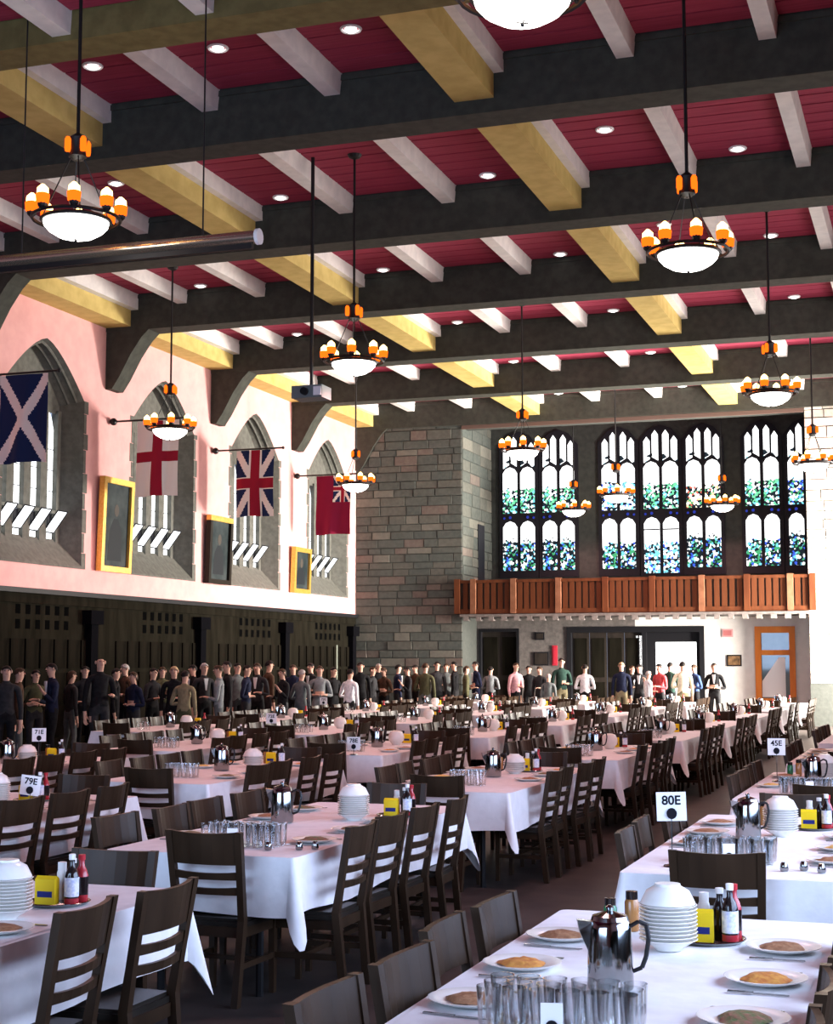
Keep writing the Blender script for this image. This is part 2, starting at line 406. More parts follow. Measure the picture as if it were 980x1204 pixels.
# ---- left windows
pane_n = 0
for wi, c in enumerate(WY):
    w = empty('window_%d' % (wi + 1), (XL, c, 0), kind='structure')
    # reveal: jambs, arch soffit, sloping sill
    rv = MB()
    outer = [(-WA, WZ0), (-WA, WZS)] + [(-WA + 2 * WA * i / 20, arch(-WA + 2 * WA * i / 20)) for i in range(1, 20)] + [(WA, WZS), (WA, WZ0)]
    for (a, za), (b, zb) in zip(outer, outer[1:]):
        rv.add([(0, a, za), (0, b, zb), (-WD, b * 0.83, zb - 0.12 * (zb > 5)), (-WD, a * 0.83, za - 0.12 * (za > 5))], [(0, 1, 2, 3)])
    part('reveal', rv, M_STONE, w)
    part('sill', MB().prism([(0.02, WZ0), (-WD - .1, WZ0), (-WD - .1, WZ0 + 0.62), (-WD, WZ0 + 0.62), (0.02, WZ0 + 0.04)], 'y', -WA, WA), M_STONE, w, )
    # roll mouldings following the arch
    for dd in (0.14, 0.30):
        mo = MB()
        pts = [(-dd, t * (0.985 - dd * .33), arch(t * 0.985) - 0.03 - dd * .2) for t in [-WA + 2 * WA * i / 16 for i in range(17)]]
        mo.path(pts, 0.035, 6)
        part('arch_moulding', mo, M_STONE, w)
    # quoins round the opening
    for s in (-1, 1):
        z = WZ0
        k = 0
        while z < WZS - 0.1:
            h = 0.34 + 0.08 * ((k * 7 + wi) % 3)
            d = 0.10 if k % 2 else 0.17
            boxpart('quoin', (-0.01, 0.008, s * WA - (0.0 if s < 0 else -0.0), s * (WA + d), z, min(z + h, WZS)), M_STONE, w)
            z += h + 0.012; k += 1
    # stone plate with lights: mullions, heads and transom
    XF = -WD
    nl = 4
    WI = WA * 0.83
    lw_ = 2 * WI / nl
    LZ0, LZT, LZ1 = WZ0 + 0.62, 5.02, 6.75
    for i in range(nl + 1):
        ya = -WI + i * lw_
        boxpart('mullion', (XF - 0.10, XF + 0.06, max(-WI, ya - 0.13), min(WI, ya + 0.13), LZ0 - 0.1, LZ1 + 0.45), M_STONE, w)
    tr = MB()
    ts = [-WA + 2 * WA * i / 20 for i in range(21)]
    for t0, t1 in zip(ts, ts[1:]):
        tr.add([(XF, t0 * .83, LZ1 + 0.38), (XF, t1 * .83, LZ1 + 0.38), (XF, t1 * .83, arch(t1) - .12), (XF, t0 * .83, arch(t0) - .12)], [(0, 3, 2, 1)])
    part('tracery', tr, M_STONE, w)
    for i in range(nl):
        yc = -WI + (i + 0.5) * lw_
        hw = lw_ / 2 - 0.12
        head = [(yc - hw, LZT), (yc + hw, LZT), (yc + hw, LZ1), (yc + hw * 0.5, LZ1 + 0.28), (yc, LZ1 + 0.42), (yc - hw * 0.5, LZ1 + 0.28), (yc - hw, LZ1)]
        p = part('pane', MB().prism(head, 'x', XF - 0.07, XF - 0.05), M_DAY, w)
        for zz in (5.45, 5.9, 6.35):
            boxpart('glazing_bar', (XF - 0.05, XF - 0.04, yc - hw, yc + hw, zz - 0.008, zz + 0.008), M_LEAD, p)
        boxpart('glazing_bar', (XF - 0.05, XF - 0.04, yc - hw + 0.05, yc - hw + 0.075, LZT, LZ1), M_LEAD, p)
        p = boxpart('lower_pane', (XF - 0.07, XF - 0.05, yc - hw, yc + hw, LZ0 - 0.02, LZT - 0.06), M_LEAD, w)
        # hopper light tilted into the room
        hp = MB()
        a0, a1 = Vector((XF + 0.00, 0, LZ0 + 0.14)), Vector((XF + 0.34, 0, LZT - 0.02))
        nrm = Vector((-(a1 - a0).z, 0, (a1 - a0).x)).normalized() * 0.012
        def ringp(y0_, y1_, q0, q1):
            return [(q0.x, y0_, q0.z), (q0.x, y1_, q0.z), (q1.x, y1_, q1.z), (q1.x, y0_, q1.z)]
        r0 = ringp(yc - hw, yc + hw, a0, a1)
        hp.hexa(r0, [(x + nrm.x, y, z + nrm.z) for x, y, z in r0])
        h = part('hopper_pane', hp, M_DAY, w)
        fr = MB()
        for q in ((a0, a0), (a1, a1)): fr.tube((q[0].x, yc - hw, q[0].z), (q[0].x, yc + hw, q[0].z), 0.016, None, 5)
        for yy in (yc - hw, yc + hw): fr.tube((a0.x, yy, a0.z), (a1.x, yy, a1.z), 0.016, None, 5)
        part('hopper_frame', fr, M_LEAD, h)
        boxpart('foot_pane', (XF - 0.04, XF - 0.02, yc - hw * 0.8, yc + hw * 0.8, LZ0 + 0.0, LZ0 + 0.16), M_DAY, w)
    boxpart('transom', (XF - 0.04, XF + 0.05, -WA, WA, LZT - 0.05, LZT + 0.02), M_STONE, w)
    pane_n += 1

# ---- far end: flanking piers of coursed stone, deep recess with balcony and stained glass
wf = MB()
PLX, PRX = -13.96, -3.60
wf.box(XL - 0.2, PLX, YP, YW + 0.3, 0, ZC)               # left pier
wf.box(PRX, XR + 0.2, YP, YW + 0.3, 0, ZC)               # right pier
wf.box(PLX, PRX, YP + 0.02, YP + 0.57, 9.06, ZC - 0.03)                # lintel
wall_far = ob('wall_far', wf.mesh('wall_far', M_STONEJ), kind='structure')
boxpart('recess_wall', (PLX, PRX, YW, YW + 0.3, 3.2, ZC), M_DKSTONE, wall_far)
boxpart('lintel_moulding', (PLX, PRX, YP - 0.05, YP, 9.02, 9.14), mat('lintel_wood', (0.13, 0.085, 0.07), 0.7), wall_far)

def stones(x0, x1, z0, z1, place, seed, hmin=0.19, hmax=0.31, lmin=0.34, lmax=0.85):
    rnd = random.Random(seed)
    meshes = []
    z = z0
    cnt = 0
    while z < z1 - 0.08:
        h = min(rnd.uniform(hmin, hmax), z1 - z)
        x = x0
        while x < x1 - 0.02:
            L = rnd.uniform(lmin, lmax)
            if x1 - (x + L) < 0.22: L = x1 - x
            m = STONES[rnd.choices(range(5), (30, 24, 26, 9, 11))[0]] if seed != 4 else LIT_STONES[rnd.randrange(3)]
            dpt = rnd.uniform(0.012, 0.035)
            place(x + 0.008, x + L - 0.008, z + 0.008, z + h - 0.008, dpt, m)
            x += L; cnt += 1
        z += h
    return cnt
def bev(x0, x1, z0, z1, d, flip):
    e = 0.012
    return (x0 + e, x1 - e, z0 + e, z1 - e)
def place_front(x0, x1, z0, z1, d, m):
    mb = MB().hexa([(x0, YP + .005, z0), (x1, YP + .005, z0), (x1, YP + .005, z1), (x0, YP + .005, z1)],
                   [(x0 + .012, YP - d, z0 + .012), (x1 - .012, YP - d, z0 + .012), (x1 - .012, YP - d, z1 - .012), (x0 + .012, YP - d, z1 - .012)])
    part('stone', mb, m, wall_far)
def place_return(y0, y1, z0, z1, d, m):
    mb = MB().hexa([(PLX - .005, y0, z0), (PLX - .005, y1, z0), (PLX - .005, y1, z1), (PLX - .005, y0, z1)],
                   [(PLX + d, y0 + .012, z0 + .012), (PLX + d, y1 - .012, z0 + .012), (PLX + d, y1 - .012, z1 - .012), (PLX + d, y0 + .012, z1 - .012)])
    part('stone', mb, m, wall_far)
n1 = stones(XL, PLX, 0.9, 9.9, place_front, 3, 0.20, 0.33, 0.36, 0.9)
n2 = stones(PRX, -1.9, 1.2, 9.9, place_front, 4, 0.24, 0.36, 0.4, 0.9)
n3 = stones(YP, YW, 3.6, 9.6, place_return, 5, 0.26, 0.40, 0.6, 1.2)
# small niche in the return wall beside the balcony
nb = boxpart('niche', (PLX - 0.02, PLX + 0.04, 46.7, 47.4, 4.3, 6.2), M_LEAD, wall_far)

# lower wall under the balcony
YL = 46.6
lo = MB()
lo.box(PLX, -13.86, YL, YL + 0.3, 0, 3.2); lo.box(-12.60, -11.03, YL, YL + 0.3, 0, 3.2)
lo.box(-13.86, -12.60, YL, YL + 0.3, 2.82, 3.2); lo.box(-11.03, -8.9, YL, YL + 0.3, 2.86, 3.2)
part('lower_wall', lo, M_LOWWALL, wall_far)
lo = MB()
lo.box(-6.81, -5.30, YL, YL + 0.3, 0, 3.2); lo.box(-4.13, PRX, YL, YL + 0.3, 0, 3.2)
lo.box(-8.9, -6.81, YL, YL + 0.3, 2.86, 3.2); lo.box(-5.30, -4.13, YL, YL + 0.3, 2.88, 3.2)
part('lower_wall', lo, M_LITWALL, wall_far)  # paler than the left stretch: light falloff painted into the wall
# balcony slab and dentils
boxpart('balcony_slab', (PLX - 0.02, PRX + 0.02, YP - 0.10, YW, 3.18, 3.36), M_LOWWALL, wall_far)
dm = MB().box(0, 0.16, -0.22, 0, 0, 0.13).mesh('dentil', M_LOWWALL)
for k in range(26):
    ob('dentil', dm, wall_far, (PLX + 0.12 + k * 0.40, YP - 0.10, 3.06))
boxpart('balcony_cornice', (PLX, PRX, YP - 0.30, YP + 0.10, 3.18, 3.26), M_LOWWALL, wall_far)

bal = empty('balcony_railing', (-8.78, YP - 0.16, 3.28), label='long oak panelled balcony railing below the stained glass windows', cat='railing')
BX0, BX1 = -14.08 + 8.78, -3.42 + 8.78
boxpart('top_rail', (BX0, BX1, -0.08, 0.08, 0.94, 1.03), M_BALC, bal)
boxpart('bottom_rail', (BX0, BX1, -0.07, 0.07, 0.0, 0.14), M_BALC, bal)
boxpart('backing', (BX0, BX1, 0.0, 0.03, 0.14, 0.94), M_DOOR, bal)
posts = [-14.06, -13.55, -12.28, -10.88, -9.45, -8.05, -6.60, -5.3, -4.08, -3.46]
for i, px in enumerate(posts):
    boxpart('post', (px + 8.78 - 0.085, px + 8.78 + 0.085, -0.11, 0.09, 0.0, 1.06), M_BALCP if i in (1, 2, 3, 6, 8) else M_BALC, bal)
bd = MB().box(0, 0.15, -0.035, 0, 0.14, 0.94).mesh('board', M_BALC)
for a, b in zip(posts, posts[1:]):
    n = max(1, int((b - a - 0.2) / 0.19))
    st = (b - a - 0.2) / n
    for k in range(n):
        ob('board', bd, bal, (a + 8.78 + 0.10 + k * st + (st - 0.15) / 2, 0, 0))

# doors of the far wall
d1 = empty('door_1', (-13.23, YL + 0.1, 0), kind='structure')
boxpart('leaf', (-0.60, 0.60, 0.05, 0.10, 0, 2.78), M_DOOR, d1)
for sx in (-0.31, 0.31):
    for z0, z1 in ((0.3, 1.25), (1.4, 2.6)): boxpart('panel', (sx - 0.23, sx + 0.23, 0.02, 0.05, z0, z1), M_WAIN, d1)
part('frame', MB().box(-0.66, -0.58, -0.13, 0.12, 0, 2.86).box(0.58, 0.66, -0.13, 0.12, 0, 2.86).box(-0.58, 0.58, -0.13, 0.12, 2.76, 2.86), M_BLACK, d1)
part('handle', MB().tube((0.50, -0.02, 1.05), (0.50, -0.02, 1.2), 0.02), M_STEEL, d1)
d2 = empty('door_2', (-8.92, YL + 0.1, 0), kind='structure')
part('frame', MB().box(-2.12, -1.98, -0.14, 0.14, 0, 2.9).box(1.98, 2.12, -0.14, 0.14, 0, 2.9).box(-1.98, 1.98, -0.14, 0.14, 2.72, 2.9).box(0.22, 0.36, -0.10, 0.14, 0, 2.72), M_BLACK, d2)
for k in range(4):
    l = boxpart('leaf', (-1.97 + k * 0.545, -1.44 + k * 0.545, 0.02, 0.07, 0, 2.72), M_DOOR, d2)
    for z0, z1 in ((0.25, 1.2), (1.35, 2.55)): boxpart('panel', (-1.90 + k * 0.545, -1.51 + k * 0.545, 0.0, 0.02, z0, z1), M_WAIN, l)
boxpart('side_light', (0.02, 0.20, 0.02, 0.04, 0.4, 2.62), M_DOORDAY, d2)
boxpart('glazing_bar', (0.09, 0.12, -0.01, 0.02, 0.4, 2.62), M_BLACK, d2)
boxpart('glazed_leaf', (0.62, 1.86, 0.04, 0.06, 0.1, 2.42), M_DOORDAY, d2)
part('leaf_frame', MB().box(0.36, 0.62, 0.02, 0.10, 0, 2.72).box(1.86, 1.98, 0.02, 0.10, 0, 2.72).box(0.62, 1.86, 0.02, 0.10, 2.42, 2.72), M_BLACK, d2)
d3 = empty('door_3', (-4.715, YL + 0.06, 0), kind='structure')
part('frame', MB().box(-0.585, -0.41, -0.12, 0.08, 0, 2.87).box(0.41, 0.585, -0.12, 0.08, 0, 2.87).box(-0.41, 0.41, -0.12, 0.08, 2.68, 2.87).box(-0.41, 0.41, -0.10, 0.08, 2.02, 2.17).box(-0.41, 0.41, -0.08, 0.06, 0, 0.75), M_ORANGE, d3)
M_DGLASS = mat('dark_door_glass', (0.10, 0.15, 0.16), 0.04, (0.14, 0.19, 0.20), 2.0)
boxpart('fanlight_pane', (-0.41, 0.41, 0.0, 0.02, 2.17, 2.68), M_DGLASS, d3)
boxpart('pane', (-0.41, 0.41, 0.0, 0.02, 0.75, 2.02), M_DGLASS, d3)
part('stair_soffit', MB().prism([(-0.40, 0.78), (0.28, 0.78), (0.28, 1.96), (0.10, 1.96), (-0.40, 1.25)], 'y', -0.02, -0.001), M_WHITE, d3)  # white shape laid over the pane as a painted reflection

# stained glass: three groups of paired lights
CW, CN, CG, CB, CR, CK, CY, CT = (1, 1, 1), (0.05, 0.28, 0.12), (0.12, 0.45, 0.25), (0.04, 0.09, 0.55), (0.45, 0.09, 0.06), (0.01, 0.015, 0.02), (0.75, 0.6, 0.3), (0.15, 0.5, 0.65)
SG = [stained('stained_green', [CK, CN, CW, CG, CK, CT, CW, CK, CG, CK], 0.50, 2.2, 15),
      stained('stained_warm', [CK, CR, CW, CY, CK, CN, CW, CK], 0.46, 2.2, 15),
      stained('stained_blue', [CK, CB, CW, CK, CT, CK, CW, CN, CK], 0.50, 2.0, 15),
      stained('stained_dusk', [CK, CB, CK, CN, CW, CK, CT, CK, CK, CW], 0.58, 1.8, 15),
      stained('stained_figure', [CW, CB, CT, CW, CK, CW, CT, CK], 0.55, 2.2, 15),
      stained('stained_pale', [CW, CW, CT, CW, CW, CK, CW, CW], 0.30, 2.4, 7)]
M_SGCLEAR = SG[5]
M_SGBLUE = emit('stained_transom_blue', (0.03, 0.05, 0.40), 1.0)
subs = [(-13.58, -12.40), (-12.24, -11.08), (-10.28, -9.10), (-8.93, -7.72), (-7.57, -6.40), (-5.74, -4.60), (-4.43, -3.30)]
pick = [(0, 3), (0, 3), (4, 2), (0, 4), (1, 3), (0, 2), (2, 3)]
wn = 5
for (a, b), (pu, pl_) in zip(subs, pick):
    w = empty('window_%d' % wn, ((a + b) / 2, YW, 0), kind='structure'); wn += 1
    h = (b - a) / 2
    fr = [(-h - .07, 4.55), (h + .07, 4.55), (h + .07, 8.85), (h * .6, 9.22), (0.0, 9.36), (-h * .6, 9.22), (-h - .07, 8.85)]
    part('leaded_frame', MB().prism(fr, 'y', -0.06, 0.02), M_LEAD, w)
    for s in (-1, 1):
        xc = s * h / 2
        q = h / 2 - 0.055
        def light(z0, z1):
            return [(xc - q, z0), (xc + q, z0), (xc + q, z1 - 0.20), (xc + q * .62, z1 - 0.06), (xc, z1), (xc - q * .62, z1 - 0.06), (xc - q, z1 - 0.20)]
        big = (a < -8 < b)
        part('lower_light', MB().prism(light(4.62 if big else 4.78, 6.40), 'y', -0.085, -0.06), SG[4 if big else pl_], w)
        if big:
            boxpart('lead_bar', (xc - q, xc + q, -0.10, -0.085, 5.02, 5.06), M_LEAD, w)
            boxpart('lead_bar', (xc - q, xc + q, -0.10, -0.085, 5.98, 6.02), M_LEAD, w)
        part('upper_light', MB().prism(light(6.66, 8.18), 'y', -0.085, -0.06), SG[pu], w)
        part('transom_ornament', MB().ball((xc, -0.075, 6.52), 0.05, 1, 8, 4).ball((xc + s * 0.2, -0.075, 6.50), 0.04, 1, 8, 4), M_SGBLUE, w)
        for t in (-1, 1):
            xt = xc + t * q * 0.54
            r_ = q * 0.40
            top = 9.18 if s * t < 0 else 8.98
            bot = 8.16 if s * t > 0 else 8.22
            pp = [(xt - r_, bot + (0.10 if t > 0 else -0.02)), (xt + r_, bot + (0.10 if t < 0 else -0.02)), (xt + r_, top - 0.14), (xt, top), (xt - r_, top - 0.14)]
            part('tracery_light', MB().prism(pp, 'y', -0.085, -0.06), M_SGCLEAR, w)

# ---- right wall, near wall (outside the frame)
def wall_right_mesh():
    mb = MB()
    mb.box(XR, XR + 0.3, YN, YW + 0.3, 0, ZC)
    return mb
wall_right = part('wall_right', wall_right_mesh(), M_PINK, None, kind='structure')
boxpart('wainscot', (XR - 0.04, XR, YN, 34.0, 0, 1.4), M_WAIN, wall_right)
for k, (yc, w_, zc, h_, p_, c_) in enumerate(RIGHT_LIGHTS):  # unseen windows framed round the added daylight sources
    wr = empty('window_%d' % (wn + k), (XR, yc, zc), kind='structure')
    part('frame', MB().box(-0.08, 0, -w_ / 2 - .12, -w_ / 2, -h_ / 2 - .12, h_ / 2 + .12).box(-0.08, 0, w_ / 2, w_ / 2 + .12, -h_ / 2 - .12, h_ / 2 + .12).box(-0.08, 0, -w_ / 2, w_ / 2, h_ / 2, h_ / 2 + .12).box(-0.08, 0, -w_ / 2, w_ / 2, -h_ / 2 - .12, -h_ / 2), M_STONE, wr)
    boxpart('pane', (-0.03, -0.01, -w_ / 2, w_ / 2, -h_ / 2, h_ / 2), M_DAY, wr)
wall_near = boxpart('wall_near', (XL - 0.2, XR + 0.2, YN - 0.3, YN, 0, ZC), M_PINK, None, kind='structure')

# ================================================================== FIXTURES
# ---- chandeliers
def chandelier_template(rod_len):
    T = []
    T.append(('rod', MB().tube((0, 0, 0.98), (0, 0, 0.98 + rod_len), 0.022, None, 6).mesh('rod', M_IRON), (0, 0, 0), []))
    T.append(('ceiling_rose', MB().lathe([(0.02, -0.08), (0.09, -0.05), (0.12, 0.0)], 12).mesh('ceiling_rose', M_IRON), (0, 0, 0.98 + rod_len), []))
    T.append(('collar', MB().lathe([(0.05, 0.72), (0.10, 0.76), (0.085, 0.84), (0.11, 0.96), (0.03, 1.02)], 10).mesh('collar', M_IRON, True), (0, 0, 0), []))
    up = MB().lathe([(0.03, 0), (0.036, 0.03), (0.036, 0.13), (0.02, 0.16)], 8).mesh('upper_lamp', M_AMBER, True)
    for k in range(4):
        t = math.pi / 4 + k * HP
        T.append(('upper_lamp', up, (0.12 * math.cos(t), 0.12 * math.sin(t), 0.80), []))
    ch = MB()
    for k in range(4):
        t = k * HP + 0.4
        ch.tube((0.07 * math.cos(t), 0.07 * math.sin(t), 0.75), (0.36 * math.cos(t), 0.36 * math.sin(t), 0.06), 0.008, None, 4)
    T.append(('suspension_rods', ch.mesh('suspension_rods', M_IRON), (0, 0, 0), []))
    T.append(('rim', MB().ring(0.365, 0.022, 28, 6).mesh('rim', M_IRON, True), (0, 0, 0.05), []))
    prof = [(0.002, -0.155), (0.10, -0.15), (0.20, -0.12), (0.29, -0.065), (0.34, -0.01), (0.355, 0.045)]
    fin = MB().ball((0, 0, -0.17), 0.016, 1, 8, 4).tube((-0.045, 0, -0.158), (0.045, 0, -0.158), 0.006, None, 4).tube((0, -0.045, -0.158), (0, 0.045, -0.158), 0.006, None, 4).mesh('finial', M_IRON)
    T.append(('glass_bowl', MB().lathe(prof, 28, (0, 0, 0), False).mesh('glass_bowl', M_BOWL, True), (0, 0, 0), [('finial', fin, (0, 0, 0))]))
    T.append(('lamp_ring', MB().ring(0.47, 0.020, 28, 5).mesh('lamp_ring', M_IRON, True), (0, 0, 0.07), []))
    lamp = MB().lathe([(0.035, -0.01), (0.070, 0.02), (0.078, 0.10), (0.066, 0.115)], 10, (0, 0, 0), False).mesh('amber_lamp', M_AMBER, True)
    core = MB().lathe([(0.03, 0.06), (0.066, 0.10), (0.062, 0.17), (0.016, 0.215)], 8).mesh('flame_bulb', M_AMBERC, True)
    cup = MB().lathe([(0.01, -0.06), (0.05, -0.02), (0.058, 0.02)], 8).mesh('lamp_cup', M_IRON)
    for k in range(8):
        t = 2 * math.pi * (k + 0.3) / 8
        T.append(('amber_lamp', lamp, (0.47 * math.cos(t), 0.47 * math.sin(t), 0.12), [('flame_bulb', core, (0, 0, 0)), ('lamp_cup', cup, (0, 0, 0))]))
    return T
CT_ = chandelier_template(ZC - 6.5 - 0.98)
CH = [(-8.72, 14.09, 'near left chandelier hanging just above the rolled screen tube'), (-2.67, 17.57, 'large amber lamp chandelier hanging at upper right before the long beam'),
      (-2.70, 10.21, 'nearest chandelier whose white bowl is cut by the top edge'), (-8.73, 22.39, 'chandelier hanging beside the ceiling projector pole'),
      (-2.76, 27.51, 'chandelier with white bowl above the right stained glass window'), (-14.85, 27.74, 'chandelier hanging in front of the red cross flag'),
      (-8.84, 33.19, 'chandelier hanging before the top of the leftmost stained glass'), (-14.78, 38.07, 'chandelier hanging beside the dark red flag at the stone corner'),
      (-8.72, 43.07, 'chandelier hanging before the middle of the stained glass wall'), (-2.81, 37.64, 'chandelier hanging against the bright stone at the right edge'),
      (-10.83, 46.81, 'small chandelier over the balcony, between left and middle stained glass'), (-6.20, 46.73, 'small chandelier over the balcony, between middle and right stained glass')]
for x, y, lab in CH:
    c_ = spawn('chandelier', CT_, (x, y, 6.5), random.uniform(0, 0.8), lab, 'chandelier', 'hanging chandeliers of the hall')
    l_ = bpy.data.lights.new('bowl_light', 'SPOT')
    l_.energy = 420; l_.color = (1.0, 0.44, 0.42); l_.spot_size = 2.6; l_.spot_blend = 0.6; l_.shadow_soft_size = 0.3
    o_ = bpy.data.objects.new('bowl_light', l_); COL.objects.link(o_); o_.parent = c_; o_.location = (0, 0, -0.25)

# ---- ceiling downlights
DL = [(-8.88, 17.75), (-6.98, 17.75), (-10.78, 17.75), (-13.1, 22.4), (-10.77, 24.05), (-6.98, 24.05), (-4.66, 22.5), (-2.84, 24.05), (-10.78, 29.3), (-7.0, 29.3), (-4.68, 27.9), (-2.87, 29.3),
      (-15.0, 29.3), (-10.79, 34.5), (-7.0, 34.5), (-2.9, 34.5), (-14.97, 34.5), (-10.79, 39.6), (-7.05, 39.6), (-10.8, 44.8), (-7.05, 44.8)]
dtrim = MB().ring(0.125, 0.022, 16, 5).mesh('trim_ring', M_WHITE, True)
dbulb = MB().ball((0, 0, 0), 0.085, 0.45, 10, 5).mesh('bulb', M_DOWN, True)
bayname = {17: 'nearest visible', 22: 'second visible', 24: 'second visible', 27: 'third visible', 29: 'third visible', 34: 'fourth visible', 39: 'fifth visible', 44: 'farthest'}
colname = {-15: 'beside the left wall', -13: 'beside the left ochre purlin', -11: 'just right of the left ochre purlin', -9: 'between the two middle joists', -7: 'just left of the right ochre purlin', -5: 'just right of the right ochre purlin', -3: 'between the two right joists'}
def colkey(x):
    return min(colname, key=lambda k: abs(k - x))
for x, y in DL:
    spawn('ceiling_downlight', [('trim_ring', dtrim, (0, 0, 0), []), ('bulb', dbulb, (0, 0, -0.01), [])], (x, y, ZC - 0.012), 0,
          'round downlight in the %s ceiling bay %s' % (bayname[int(y)], colname[colkey(x)]), 'downlight', 'recessed ceiling downlights')

# ---- rolled projection screen, projector
scr = empty('projection_screen', (-7.0, 15.0, 6.46), label='long rolled-up projection screen tube hung from the ceiling at left', cat='screen')
M_ALU = mat('satin_aluminium', (0.62, 0.55, 0.42), 0.22, metal=0.9)
part('housing', MB().tube((-5.2, 0, 0), (0, 0, 0), 0.075, None, 14), M_ALU, scr, smooth=True)
boxpart('bottom_bar', (-5.1, -0.05, -0.03, 0.03, -0.13, -0.07), M_IRON, scr)
part('end_cap', MB().tube((0, 0, 0), (0.04, 0, 0), 0.09, None, 14), M_WHITE, scr)
for dx in (-3.0, -0.66):
    part('cable', MB().tube((dx, 0, 0.07), (dx, 0, ZC - 6.46), 0.010, None, 5), M_IRON, scr)
pj = empty('projector', (-9.42, 22.3, 6.08), label='small grey projector hanging on a long black ceiling pole', cat='projector')
M_GREY = mat('grey_plastic', (0.16, 0.19, 0.19), 0.5)
boxpart('body', (-0.26, 0.26, -0.2, 0.2, -0.10, 0.10), M_GREY, pj)
part('lens', MB().tube((-0.03, -0.26, 0), (-0.03, -0.2, 0), 0.06, 0.065, 14), M_BLACK, pj)
boxpart('panel', (0.12, 0.25, -0.215, -0.2, -0.07, 0.07), M_WHITE, pj)
part('pole', MB().tube((0, 0, 0.10), (0, 0, ZC - 6.08), 0.032, None, 8), M_IRON, pj)

# ---- flags on poles standing out from the left wall
def dist_line(px, py, ax, ay, bx, by):
    L = math.hypot(bx - ax, by - ay)
    return abs((px - ax) * (by - ay) - (py - ay) * (bx - ax)) / L
FW, FH = 1.06, 1.68
def f_saltire(u, v):
    x, y = u * FW, v * FH
    return 1 if min(dist_line(x, y, 0, 0, FW, FH), dist_line(x, y, FW, 0, 0, FH)) < 0.085 else 0
def f_george(u, v):
    return 1 if abs(u - 0.5) * FW < 0.115 or abs(v - 0.47) * FH < 0.115 else 0
def f_union(u, v, w=FW, h=FH):
    x, y = u * w, v * h
    k = min(w / 1.06, h / 1.68)
    cx, cy = abs(x - w / 2), abs(y - h / 2)
    if cx < 0.115 * k or cy < 0.115 * k: return 2
    if cx < 0.165 * k or cy < 0.165 * k: return 1
    d = min(dist_line(x, y, 0, 0, w, h), dist_line(x, y, w, 0, 0, h))
    return 1 if d < 0.085 * k else 0
def f_ensign(u, v):
    if u > 0.50 and v < 0.46: return f_union((u - 0.5) / 0.5, v / 0.46, 0.53, 0.77)
    return 3
NAVY, FWH, FRED, FMAR = mat('flag_navy', (0.012, 0.022, 0.075), 0.85), mat('flag_white', (0.80, 0.72, 0.66), 0.85), mat('flag_red', (0.30, 0.012, 0.03), 0.85), mat('flag_maroon', (0.19, 0.008, 0.035), 0.85)
def flag(y, zt, fn, mats, label, wv):
    r = empty('flag', (XL + 0.05, y, zt), label=label, cat='flag', group='flags hung from poles on the left wall')
    nx, nz = 44, 66
    mb = MB()
    def P(i, j):
        u, v = i / nx, j / nz
        return (0.62 + u * FW + 0.015 * math.sin(v * 5 + wv), (0.045 * math.sin(u * 9 + wv) + 0.02 * math.sin(u * 17 + v * 4)) * (0.25 + v), -v * FH - 0.012 * math.sin(u * 6 + wv) * v)
    mb.v = [P(i, j) for j in range(nz + 1) for i in range(nx + 1)]
    for j in range(nz):
        for i in range(nx):
            a = j * (nx + 1) + i
            mb.f.append([a, a + 1, a + nx + 2, a + nx + 1]); mb.m.append(fn((i + .5) / nx, (j + .5) / nz))
    part('cloth', mb, mats, r, smooth=True)
    p = part('pole', MB().tube((0.02, 0, 0.03), (1.90, 0, 0.03), 0.022, None, 8), M_IRON, r)
    part('wall_mount', MB().ball((0.04, 0, 0.03), 0.085, 1, 10, 6), M_IRON, r)
    part('finial', MB().ball((1.92, 0, 0.03), 0.04, 1, 8, 5), M_IRON, r)
flag(24.6, 7.22, f_saltire, [NAVY, FWH], 'navy flag with a white diagonal cross, nearest on left wall', 0.3)
flag(29.85, 7.13, f_george, [FWH, FRED], 'white flag with an upright red cross, second on left wall', 1.1)
flag(34.95, 7.14, f_union, [NAVY, FWH, FRED], 'navy flag with layered red and white crosses, third on left wall', 2.0)
flag(40.2, 7.10, f_ensign, [NAVY, FWH, FRED, FMAR], 'dark red flag with a crossed corner, farthest on left wall', 0.8)

# ---- framed portraits leaning from the left wall
def portrait(y0, y1, z0, z1, fm, label, top):
    w_, h_ = y1 - y0, z1 - z0
    r = empty('framed_portrait', (XL + 0.04, (y0 + y1) / 2, z0), (0, 0.03, 0), label=label, cat='painting', group='portraits between the left windows')
    boxpart('canvas', (0.03, 0.06, -w_ / 2 + 0.1, w_ / 2 - 0.1, 0.1, h_ - 0.1), M_CANVAS, r)
    for nm, b in (('frame_top', (0, 0.13, -w_ / 2, w_ / 2, h_ - 0.13, h_)), ('frame_bottom', (0, 0.13, -w_ / 2, w_ / 2, 0, 0.12))):
        boxpart(nm, b, M_GOLD if nm == 'frame_top' or fm is M_GOLD else fm, r)
    for s in (-1, 1):
        a, b = sorted((s * w_ / 2, s * (w_ / 2 - 0.12)))
        boxpart('frame_side', (0, 0.13, a, b, 0.12, h_ - 0.13), fm, r)
    mb = MB()                                                     # pale head and shoulders of the sitter
    mb.prism([(0.02 + 0.10 * math.cos(t), h_ * 0.66 + 0.14 * math.sin(t)) for t in [2 * math.pi * k / 10 for k in range(10)]], 'x', 0.060, 0.063)
    part('sitter_face', mb, mat('portrait_face', (0.06, 0.05, 0.042), 0.6), r)
    mb = MB().prism([(-0.30, 0.25), (0.30, 0.25), (0.26, h_ * 0.45), (0.10, h_ * 0.57), (-0.08, h_ * 0.57), (-0.24, h_ * 0.45)], 'x', 0.060, 0.062)
    part('sitter_robe', mb, mat('portrait_robe', (0.012, 0.015, 0.018), 0.6), r)
